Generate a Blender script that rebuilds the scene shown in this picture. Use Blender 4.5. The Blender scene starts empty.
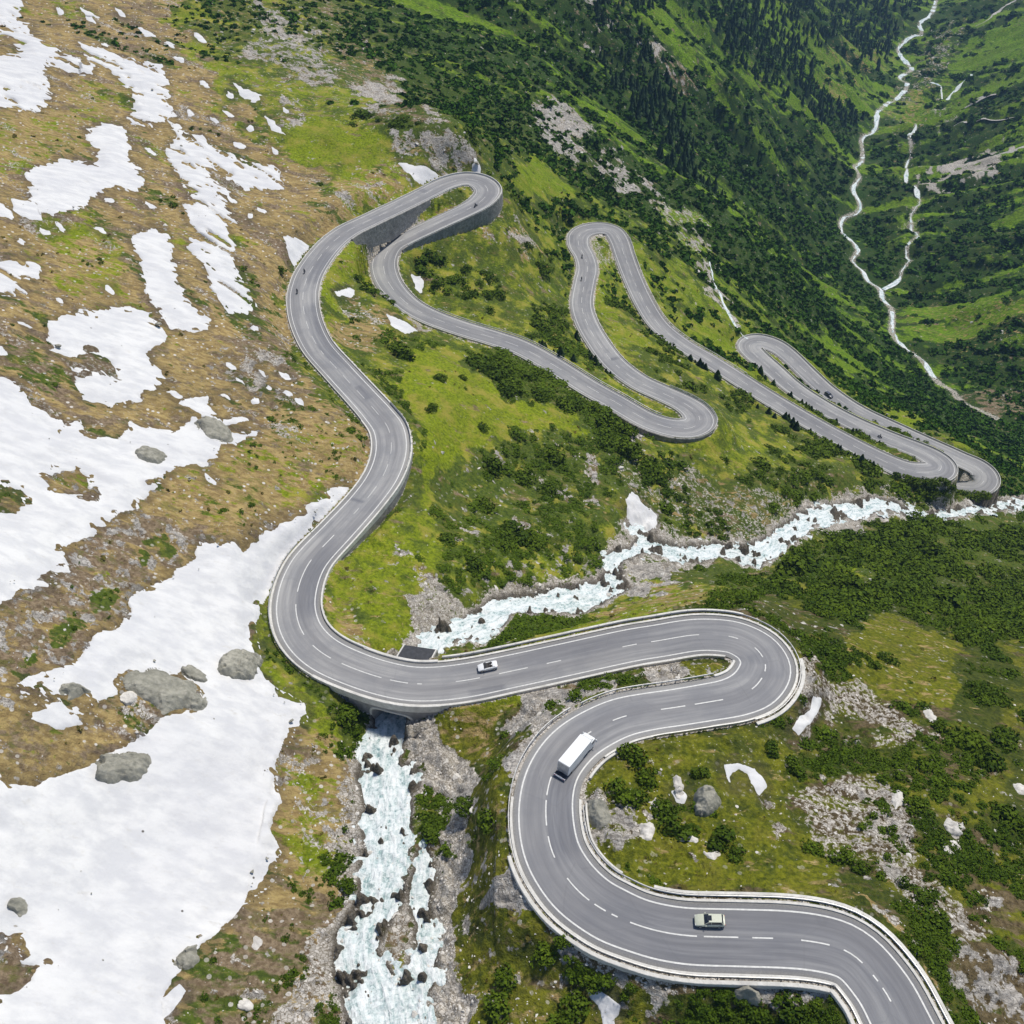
import bpy, math, random
import numpy as np
from mathutils import Vector, Matrix

# ------------------------------------------------------------------ basics
random.seed(7)
RNG = np.random.default_rng(11)
S45 = math.sqrt(0.5)
F = 1000.0                      # focal length in pixels (1024 px frame), camera at the origin, pitched 45 deg down
scene = bpy.context.scene
COL = scene.collection


def ray_xyz(px, py, z):
    """world point on the pixel's sight line at height z (z<0: below the drone)"""
    u = (px - 512) / F
    v = (py - 512) / F
    d = -z / (S45 * (1 + v))
    return (u * d, S45 * d * (1 - v), z)


def project(x, y, z):
    dep = S45 * (y - z)
    dep = np.where(dep < 1, 1, dep)
    return 512 + F * x / dep, 512 - F * S45 * (y + z) / dep, dep


def _hash(ix, iy, seed):
    h = (ix.astype(np.int64) * 374761393 + iy.astype(np.int64) * 668265263 + seed * 974634777) & 0x7fffffff
    h = ((h ^ (h >> 13)) * 1274126177) & 0x7fffffff
    h = (h ^ (h >> 16)) & 0xffff
    return h.astype(np.float32) / 65535.0


def vnoise(x, y, seed=0):
    ix = np.floor(x); iy = np.floor(y)
    fx = (x - ix).astype(np.float32); fy = (y - iy).astype(np.float32)
    fx = fx * fx * fx * (fx * (fx * 6 - 15) + 10); fy = fy * fy * fy * (fy * (fy * 6 - 15) + 10)
    a = _hash(ix, iy, seed); b = _hash(ix + 1, iy, seed); c = _hash(ix, iy + 1, seed); d = _hash(ix + 1, iy + 1, seed)
    return (a + (b - a) * fx) * (1 - fy) + (c + (d - c) * fx) * fy - 0.5


def fbm(x, y, oct=4, seed=0, gain=0.5):
    s = 0; amp = 1.0
    for k in range(oct):
        s = s + amp * vnoise(x, y, seed + 17 * k)
        x = x * 2.03 + 13.1; y = y * 2.03 - 7.7; amp *= gain
    return s


def sstep(a, b, x):
    t = np.clip((x - a) / (b - a), 0, 1)
    return t * t * (3 - 2 * t)


def catmull(pts, per):
    P = np.array(pts, float)
    P = np.vstack([2 * P[0] - P[1], P, 2 * P[-1] - P[-2]])
    out = []
    for i in range(1, len(P) - 2):
        p0, p1, p2, p3 = P[i - 1], P[i], P[i + 1], P[i + 2]
        for k in range(per):
            t = k / per
            out.append(0.5 * ((2 * p1) + (-p0 + p2) * t + (2 * p0 - 5 * p1 + 4 * p2 - p3) * t * t + (-p0 + 3 * p1 - 3 * p2 + p3) * t ** 3))
    out.append(P[-2])
    return np.array(out)


def resample(P, step):
    seg = np.linalg.norm(np.diff(P, axis=0), axis=1)
    s = np.concatenate([[0], np.cumsum(seg)])
    n = max(2, int(s[-1] / step))
    t = np.linspace(0, s[-1], n)
    return np.stack([np.interp(t, s, P[:, k]) for k in range(P.shape[1])], 1), t


def smooth1d(a, n):
    k = np.hanning(2 * n + 1); k /= k.sum()
    return np.convolve(np.pad(a, n, mode='edge'), k, mode='valid')

# ------------------------------------------------------------------ the pass road (pixel, pixel, height key or None, half width)
ROAD = [(945,1110,-145,4.3),(925,1070,None,4.3),(902,1024,-146,4.3),(887,994,None,4.3),(876,979,None,4.3),(861,961,None,4.3),(843,949,None,4.3),(815,942,None,4.3),
 (787,939,None,4.3),(762,938,-148,4.3),(722,937,None,4.3),(690,936,None,4.3),(662,932,None,4.3),(637,925,None,4.3),(613,915,-150,4.5),(594,904,None,4.5),(577,890,None,4.6),(562,871,None,4.6),(551,849,None,4.6),
 (546,820,-152,4.6),(547,793,None,4.5),(554,770,None,4.4),(568,750,-154.5,4.4),(587,734,None,4.3),(619,718,None,4.2),(650,711,-157,4.1),(672,708,None,4.1),(709,702,None,4.2),(735,697,None,4.4),
 (755,687,None,4.8),(766,668,-161.2,5.0),(759,651,None,4.8),(744,641,None,4.5),(728,636,None,4.3),(696,635,-164,4.2),(657,641,None,4.2),(627,646,None,4.2),(554,662,None,4.2),(512,671,-168,4.2),
 (468,680,None,4.3),(430,684,None,4.3),(400,682,-170.5,4.3),(363,672,None,4.3),(325,655,None,4.4),(304,635,None,4.4),(296,612,-174,4.4),(298,589,None,4.4),(306,568,None,4.3),(317,553,None,4.2),
 (338,531,None,4.1),(366,500,-178,4.0),(383,476,None,4.1),(391,452,None,4.2),(389,430,-180,4.2),(378,414,None,4.1),(362,396,None,4.0),(338,370,None,4.0),(318,347,-183.5,4.0),(307,324,None,4.1),
 (303,304,None,4.2),(304,288,-185.5,4.2),(311,270,None,4.2),(328,247,None,4.1),(346,232,-190,4.0),(368,221,None,3.9),(406,203,-194,3.9),(428,192,None,3.9),(447,183,None,4.1),(466,179,-197,4.4),
 (481,182.5,None,4.6),(488,191,-198,4.6),(481,201,None,4.3),(466,210,None,4.0),(431,226,-200,3.9),(406,238,None,3.9),(391,247,None,4.0),(384,260,-203,4.2),(385,274,None,4.2),(393,289,None,4.0),
 (409,305,-207,3.8),(431,317,None,3.8),(461,328,-210,3.7),(494,338,None,3.7),(520,347,None,3.7),(550,363,None,3.7),(587,386,-217,3.7),(617,403,None,3.7),(647,420,None,3.8),(672,428,None,4.1),
 (691,428,None,4.6),(700,421,-224,4.8),(695,411,None,4.5),(682,402,None,4.0),(660,392,None,3.8),(637,381,None,3.8),(614,363,-229,3.8),(597,341,None,3.8),(586,321,None,3.8),(581.5,303,None,3.8),
 (585,281,-236,3.8),(587.5,268,None,3.8),(584.5,256,None,3.8),(579,246,None,4.1),(579,236,None,4.4),(587,230,None,4.5),(600,228,-241,4.4),(612,231,None,4.2),(619,240,None,4.0),(624.5,256,None,3.8),
 (632,276,-246,3.7),(644,302,None,3.7),(659,325,None,3.7),(682,344,None,3.7),(712,362,-254,3.7),(742,381,None,3.7),(764,395,None,3.7),(808,421,None,3.7),(852,445,-261,3.8),(884,461,None,4.1),
 (907,470.5,None,4.6),(926,473,None,5.0),(939,471,-264.5,5.2),(941,464.5,None,5.0),(932,457,None,4.6),(918,450,None,4.1),(896,441.5,None,3.9),(878,434,None,3.8),(852,422.5,-270,3.8),(822,406.5,None,3.8),
 (793,387.5,None,3.9),(773,370,None,4.2),(755.5,355,None,4.6),(749,346,-277,4.9),(758,341.5,None,4.9),(773,345,None,4.5),(787,354,None,4.1),(808,374,None,3.9),(828,392,-279.5,3.8),(858,412,None,3.8),
 (896,430,None,3.8),(931,446,None,3.9),(960,459,-281.5,4.1),(978,468,None,4.6),(985,477,None,5.0),(981,484,-283.5,5.0),(970,487,None,4.4),(957,485.5,-287,3.9),(946,482,-289,3.8),(937,478,-291,3.8)]
rp = np.array([(a[0], a[1]) for a in ROAD], float)
L0 = np.concatenate([[0], np.cumsum(np.linalg.norm(np.diff(rp, axis=0), axis=1) / (0.15 + (rp[1:, 1] + 150) / 1000))])
kz = [i for i, a in enumerate(ROAD) if a[2] is not None]
zz = np.interp(L0, L0[kz], [ROAD[i][2] for i in kz])
hw = np.array([a[3] for a in ROAD])
P3 = np.array([ray_xyz(p[0], p[1], z) for p, z in zip(rp, zz)])
cr = catmull(np.column_stack([P3, hw]), 10)
RD, RS = resample(cr, 1.0)
for k in (0, 1):
    RD[:, k] = smooth1d(RD[:, k], 3)
RD[:, 2] = smooth1d(RD[:, 2], 12)
NRD = len(RD)
rt = np.gradient(RD[:, :2], axis=0); rt /= np.linalg.norm(rt, axis=1)[:, None]
rn = np.stack([-rt[:, 1], rt[:, 0]], 1)          # left normal
rpx, rpy, rdep = project(RD[:, 0], RD[:, 1], RD[:, 2])


def ridx(px, py, near=None):
    d = (rpx - px) ** 2 + (rpy - py) ** 2
    if near is not None:
        d = d + np.where(np.abs(np.arange(NRD) - near) > 80, 1e6, 0)
    return int(np.argmin(d))

# retaining walls: (start px, end px, side(+1 left/-1 right), heights)
WALLS = []


def add_wall(a, b, side, hs, name, label):
    i, j = ridx(*a), ridx(*b)
    if i > j:
        i, j = j, i; hs = hs[::-1]
    WALLS.append((i, j, side, np.interp(np.arange(i, j + 1), np.linspace(i, j, len(hs)), hs), name, label))


add_wall((484,184), (392,246), 1, [2, 6.5, 7.2, 4.8, 3.2, 2, 1], 'retaining_wall', 'tall grey stone retaining wall under the upper hairpin, rounded at its right end')
add_wall((340,236), (420,197), -1, [2, 6, 7.2, 5, 2], 'retaining_wall', 'low grey stone wall between the two legs of the upper hairpin')
add_wall((322,553), (391,452), -1, [1.2, 2.2, 3.4, 3.6, 2.4, 1.0], 'retaining_wall', 'grey retaining wall on the valley side of the S bend above the snow tongue')
add_wall((620,404), (698,425), -1, [.6, 1.3, 1.6, 1.0, .5], 'retaining_wall', 'retaining wall under the middle hairpin above the rocky gully')
add_wall((748,349), (800,391), -1, [1, 1.6, 1.6, 1], 'retaining_wall', 'short wall between the two far legs by the gravel lay-by')
dropL = np.zeros(NRD); dropR = np.zeros(NRD)
_i, _j = sorted((ridx(350, 668), ridx(446, 684)))
BRDROP = (_i, _j, np.interp(np.arange(_i, _j + 1), np.linspace(_i, _j, 5), [.6, 4.2, 5.2, 4.6, 1.2]))
for (i, j, side, h, _, _) in WALLS:
    (dropL if side > 0 else dropR)[i:j + 1] = h
dropL[BRDROP[0]:BRDROP[1] + 1] = BRDROP[2]

# ------------------------------------------------------------------ terrain control points (px, py, height)
CT = [(100,400,-158),(0,400,-148),(100,200,-165),(0,200,-155),(100,50,-170),(0,0,-165),(200,50,-180),(300,50,-188),(400,100,-195),(450,125,-182),(420,150,-188),(475,140,-190),
 (400,0,-210),(500,50,-226),(550,150,-236),(520,200,-214),(508,218,-207),(640,150,-275),(660,230,-262),(700,250,-285),(760,250,-325),(820,300,-375),(820,370,-320),(900,400,-362),
 (600,50,-270),(700,150,-330),(550,0,-240),(650,0,-290),(800,20,-430),(700,50,-340),(700,0,-330),(780,0,-410),(860,0,-510),(900,0,-570),(1000,0,-530),(800,100,-430),(850,50,-500),
 (800,200,-415),(750,180,-370),(760,130,-372),(600,180,-255),
 (940,380,-420),(890,290,-445),(850,230,-470),(855,150,-500),(880,95,-522),(905,50,-548),(935,5,-580),(985,412,-412),(1024,430,-408),(1100,450,-400),
 (1024,200,-440),(1024,300,-410),(1024,100,-450),(1024,20,-500),(960,200,-460),(960,320,-425),(980,130,-470),(920,250,-452),
 (1000,450,-368),(950,430,-340),(1024,478,-345),
 (1000,540,-272),(1000,600,-245),(900,560,-247),(930,530,-262),(850,640,-181),(900,660,-183),(1000,700,-178),(900,750,-164),(1000,850,-160),(950,920,-150),(1000,1000,-150),(820,600,-205),(850,560,-228),(790,610,-190),
 (840,720,-168),(800,780,-159),(700,790,-154),(680,860,-152),(640,770,-155),(820,850,-153),(900,850,-155),
 (600,1000,-154),(700,1005,-153),(800,1010,-151),(500,1000,-157.5),(500,900,-157.5),(480,850,-162),(485,790,-164.5),(450,800,-171),(450,900,-166.5),(460,1000,-162),(470,740,-173),(500,710,-169.5),(560,705,-166),
 (300,850,-169.5),(335,850,-170.3),(335,900,-168),(300,720,-172),(230,800,-165),(100,800,-154),(0,800,-144),(0,1000,-147),(150,1000,-157),(250,950,-163.5),(330,950,-165.5),(100,640,-152),(200,620,-166),(270,640,-172),(0,600,-142),(0,520,-146),
 (150,520,-160),(250,450,-170),(300,420,-174),(340,480,-177.5),(200,740,-161),(260,560,-170),(200,400,-167),(200,300,-170),(250,250,-178),(270,320,-179),(200,200,-175),(300,200,-186),(350,180,-189),(0,300,-150),(100,300,-161),
 (480,400,-196),(440,400,-188),(480,500,-196),(430,500,-184),(560,480,-208),(540,420,-206),(600,540,-203),(520,570,-190),(430,590,-180),(380,600,-177),(600,450,-212),(640,470,-216),(640,520,-213),
 (700,500,-225),(760,510,-231),(800,480,-240),(840,485,-250),(880,487,-258),(760,450,-243),(700,460,-226),(820,455,-253),
 (400,300,-200),(360,330,-190),(440,280,-208),(500,280,-215),(540,320,-220),(440,360,-197),(520,240,-212),(560,290,-232),(640,360,-232),(680,390,-236),(740,400,-252),(620,320,-238),(660,290,-252),
 (480,650,-176),(540,640,-177),(600,625,-178),(660,605,-183),(720,590,-192),(760,600,-186),(680,575,-205),
 (620,675,-162),(680,665,-161)]
STREAM = [(392,1075,-160.5,9),(385,1040,-162,9),(380,1000,-164,9.5),(368,950,-166.5,7),(380,890,-169,5),(385,840,-171.3,6),(386,790,-174,5),(390,745,-176.8,4.4),(394,716,-178.6,3.6),(430,645,-180.4,3.4),(446,634,-182,3.4),(470,627,-184.5,4),
 (500,614,-188,4.2),(530,604,-192,4.6),(570,597,-197,4.6),(600,594,-200.5,4.6),(615,574,-206,3.8),(628,555,-211,3.2),(650,548,-215,3),(690,553,-222,4),(725,551,-226,4),(760,555,-230,5),(790,535,-236,5),(815,519,-243,4.5),
 (850,511,-254,5),(885,504,-260,4.5),(905,508,-264,3.5),(927,516,-269,3.5),(945,515,-274,3.5),(971,511,-283,3.5),(1000,506,-296,3.5),(1024,503,-310,3.5),(1060,500,-330,3.5)]
ctrl = [ray_xyz(*c) for c in CT]
ctrl += [tuple(RD[i, :3]) for i in range(0, NRD, 9)]
ctrl += [ray_xyz(a, b, c + 1.0) for a, b, c, w in STREAM if not (380 < a < 450 and b < 760)]
ctrl += [(-600,300,-60),(-500,0,-60),(-900,900,-60),(-300,1500,-150),(-100,1000,-170),(300,2600,-480),(900,2700,-620),(1600,2600,-480),(1900,1500,-150),(950,750,-220),(720,330,-220),(420,60,-130),(200,-60,-140),
         (0,-120,-140),(-300,-100,-90),(150,2000,-380),(-300,600,-130),(400,1900,-500),(1100,1700,-420),(-1500,2500,-100),(0,3300,-450),(2200,2600,-300)]
ctrl = np.array(ctrl)


def U2(r2):
    return 0.5 * r2 * np.log(r2 + 1e-9)


SC = 300.0
cx = ctrl[:, 0] / SC; cy = ctrl[:, 1] / SC
n = len(ctrl)
A = np.zeros((n + 3, n + 3))
A[:n, :n] = U2((cx[:, None] - cx[None]) ** 2 + (cy[:, None] - cy[None]) ** 2) + np.eye(n) * 2e-5
A[:n, n:] = np.column_stack([np.ones(n), cx, cy]); A[n:, :n] = A[:n, n:].T
wts = np.linalg.solve(A, np.concatenate([ctrl[:, 2], np.zeros(3)]))


def rbf(x, y):
    sh = x.shape; x = x.ravel() / SC; y = y.ravel() / SC
    out = np.empty(len(x))
    for a in range(0, len(x), 20000):
        b = slice(a, a + 20000)
        r2 = ((x[b, None] - cx[None]) ** 2 + (y[b, None] - cy[None]) ** 2).astype(np.float32)
        out[b] = (0.5 * r2 * np.log(r2 + 1e-9)) @ wts[:n].astype(np.float32) + wts[n] + wts[n + 1] * x[b] + wts[n + 2] * y[b]
    return out.reshape(sh)

# ------------------------------------------------------------------ ground grid: rings around the spot below the drone
NR, NA = 1300, 1140
R0, R1 = 20.0, 3200.0
AZ = math.radians(70)
lr = np.linspace(math.log(R0), math.log(R1), NR)
az = np.linspace(-AZ, AZ, NA)
RR, AA = np.meshgrid(np.exp(lr), az, indexing='ij')
X = RR * np.sin(AA); Y = RR * np.cos(AA)
lr2 = np.linspace(lr[0], lr[-1], NR // 2); az2 = np.linspace(-AZ, AZ, NA // 2)
r2, a2 = np.meshgrid(np.exp(lr2), az2, indexing='ij')
zc = rbf(r2 * np.sin(a2), r2 * np.cos(a2))


def bil(G, iu, ia):
    iu = np.clip(iu, 0, G.shape[0] - 1.001); ia = np.clip(ia, 0, G.shape[1] - 1.001)
    i = iu.astype(int); j = ia.astype(int); fu = iu - i; fa = ia - j
    return (G[i, j] * (1 - fa) + G[i, j + 1] * fa) * (1 - fu) + (G[i + 1, j] * (1 - fa) + G[i + 1, j + 1] * fa) * fu


gi, gj = np.meshgrid(np.arange(NR) * (len(lr2) - 1) / (NR - 1), np.arange(NA) * (len(az2) - 1) / (NA - 1), indexing='ij')
BASE = bil(zc, gi, gj)
PX, PY, DEP = project(X, Y, BASE)

# --- distance to the road
RDIST = np.full(X.shape, 1e3); RIDX = np.zeros(X.shape, int); RSIDE = np.ones(X.shape)
from mathutils.kdtree import KDTree
kd = KDTree(NRD)
for i in range(NRD):
    kd.insert((RD[i, 0], RD[i, 1], 0), i)
kd.balance()
m = (X > RD[:, 0].min() - 20) & (X < RD[:, 0].max() + 20) & (Y > RD[:, 1].min() - 20) & (Y < RD[:, 1].max() + 20)
ii, jj = np.nonzero(m)
step = 3
cgi = kd.find
dd = np.empty(len(ii)); di = np.empty(len(ii), int)
xs = X[m]; ys = Y[m]
for k in range(len(ii)):
    co, ix, ds = cgi((xs[k], ys[k], 0))
    dd[k] = ds; di[k] = ix
vx = xs - RD[di, 0]; vy = ys - RD[di, 1]
RSIDE[m] = np.sign(vx * rn[di, 0] + vy * rn[di, 1])
perp = np.abs(vx * rn[di, 0] + vy * rn[di, 1])
RDIST[m] = np.where(dd < 12, np.maximum(perp, dd - 0.6), dd); RIDX[m] = di

# --- polygons in the photograph (projected from each ground point's own height)


def sdf(poly, px, py):
    """signed distance, positive inside"""
    P = np.array(poly, float)
    d = np.full(px.shape, 1e9); s = np.zeros(px.shape, bool)
    for i in range(len(P)):
        a = P[i]; b = P[(i + 1) % len(P)]
        ex, ey = b - a
        wx = px - a[0]; wy = py - a[1]
        t = np.clip((wx * ex + wy * ey) / (ex * ex + ey * ey + 1e-9), 0, 1)
        d = np.minimum(d, (wx - ex * t) ** 2 + (wy - ey * t) ** 2)
        c = (a[1] > py) != (b[1] > py)
        s ^= c & (px < ex * (py - a[1]) / (ey + 1e-12) + a[0])
    return np.where(s, 1, -1) * np.sqrt(d)


def poly_field(poly, px, py, pad):
    P = np.array(poly, float)
    mk = (px > P[:, 0].min() - pad) & (px < P[:, 0].max() + pad) & (py > P[:, 1].min() - pad) & (py < P[:, 1].max() + pad)
    out = np.full(px.shape, -1e3)
    if mk.any():
        out[mk] = sdf(poly, px[mk], py[mk])
    return out


WB = fbm(X / 2.6, Y / 2.6, 4, 3); WC = fbm(X / 2.6 + 91, Y / 2.6, 4, 5)
CPX = np.clip(PX, -60, 1084); CPY = np.clip(PY, -60, 1084)
inview = (PX > -80) & (PX < 1104) & (PY > -80) & (PY < 1104)

# --- road bed
dr = np.where(RSIDE > 0, dropL[RIDX], dropR[RIDX])
wr = RD[RIDX, 3]
zr = RD[RIDX, 2]
e = RDIST - wr
band = np.clip(np.abs(BASE - (zr - dr)) * 1.3, 2.5, 9)
zroad = zr - 0.25 - dr * sstep(.3, 1.0, e) - np.where(dr > 0, 0, 0.25 * sstep(1.5, 3.0, e))
tr = 1 - sstep(0, 1, (e - 2.2) / band)
Z = BASE * (1 - tr) + zroad * tr
ROADM = 1 - sstep(1.2, 5, e)             # keeps noise off the verge
# --- near stream
sk = np.array([ray_xyz(a, b, c) + (w,) for a, b, c, w in STREAM])
SW, _ = resample(catmull(sk, 12), 1.0)
kd2 = KDTree(len(SW))
for i in range(len(SW)):
    kd2.insert((SW[i, 0], SW[i, 1], 0), i)
kd2.balance()
SD = np.full(X.shape, 1e3); SZ = np.full(X.shape, -1e3)
m = (X > -45) & (X < 330) & (Y > 5) & (Y < 420) & (BASE - Z < 1e3)
m &= (np.abs(PX - np.interp(PY, [400, 500, 560, 640, 1100], [900, 880, 690, 430, 380])) < 420)
ii, jj = np.nonzero(m); xs = X[m]; ys = Y[m]; dd = np.empty(len(ii)); di = np.empty(len(ii), int)
for k in range(len(ii)):
    co, ix, ds = kd2.find((xs[k], ys[k], 0)); dd[k] = ds; di[k] = ix
SD[m] = dd; SZ[m] = smooth1d(SW[:, 2], 4)[di]
W_NEAR = [(377,708),(372,735),(362,760),(358,775),(362,790),(366,805),(362,825),(366,845),(361,870),(362,895),(350,920),(338,935),(334,955),(336,975),(345,990),(345,1000),(350,1030),(352,1090),
 (425,1090),(424,1030),(420,1005),(432,985),(436,955),(436,930),(427,905),(434,880),(430,860),(425,848),(418,850),(415,870),(409,895),(412,910),(419,925),(418,945),(410,965),(400,985),(391,975),(384,965),(375,950),(378,940),(391,920),(401,900),(405,880),(404,865),(408,845),(410,820),(408,795),(416,790),(419,778),(412,765),(402,768),(397,758),(402,745),(406,725),(411,708)]
W_FAR = [(420,655),(424,641),(435,632),(440,627),(460,623),(470,615),(480,612),(490,602),(505,599),(512,596),(530,597),(545,592),(560,588),(580,585),(600,583),(605,570),(600,560),(612,552),(630,548),(638,538),(628,525),(646,527),(652,540),(662,545),(680,548),(700,546),(715,543),(730,545),(750,545),(765,540),(775,530),(790,520),(800,512),(815,508),(840,504),(858,500),(880,499),(896,502),(910,510),(918,515),(945,510),(971,506),(1000,502),(1060,495),
 (1060,505),(1000,511),(971,515),(945,521),(918,522),(900,512),(880,512),(860,520),(835,520),(815,525),(805,535),(790,545),(775,557),(760,567),(740,563),(720,556),(700,562),(680,562),(660,556),(648,551),(640,553),(625,560),(615,568),(622,575),(626,590),(612,596),(600,605),(580,613),(550,613),(530,613),(512,613),(500,628),(480,637),(455,639),(443,646),(440,655)]
W_TUN = [(377,712),(411,712),(437,655),(441,648),(420,648),(414,655)]
spx, spy, sdep = project(X, Y, SZ)
wob = np.clip(sdep / 330, 0.4, 1)
swx = spx + WB * 5 * wob; swy = spy + WC * 4 * wob
wf = np.maximum(np.maximum(poly_field(W_NEAR, swx, swy, 60), poly_field(W_FAR, swx, swy, 60)), poly_field(W_TUN, spx, spy, 25))
wf = np.where(sdep > 300, wf - .9, wf)
wf = np.where(SD < 22, wf, -1e3)
WFM = wf * sdep / F                    # metres, positive in the water
brx, bry = ray_xyz(415, 680, -171)[:2]
nearb = (np.hypot(X - brx, Y - bry) < 10.5)
bank = np.where(nearb, 6.0, 0.6); TUNX = nearb & (WFM > -9)
zin = SZ - np.minimum(1.3, 0.25 + 0.6 * np.maximum(WFM, 0)) + np.where(TUNX, 0, np.maximum(0, fbm(X / 2.4, Y / 2.4, 3, 131) - np.where(sdep > 290, .20, .24)) * 9)
dist = np.maximum(-WFM, 0)
cap = SZ + 0.1 + bank * dist
zlo = np.maximum(Z, SZ + .35 * np.clip(1.6 - dist * .4, 0, 1))
zout = np.where(zlo > cap, cap + (zlo - cap) * np.where(nearb, sstep(9, 16, dist), sstep(3, 13, dist)), zlo)
kr = np.where(TUNX, 1, sstep(1.2, 4.0, e))
zout = Z * (1 - kr) + zout * kr
Z = np.where((WFM > 0) & (TUNX | (e > 1.5)), zin, np.where((SD < 24) & (WFM > -20), zout, Z))
TUN = nearb & (WFM > -1.2)
WATM = sstep(-1.5, 0.5, WFM)

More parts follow.
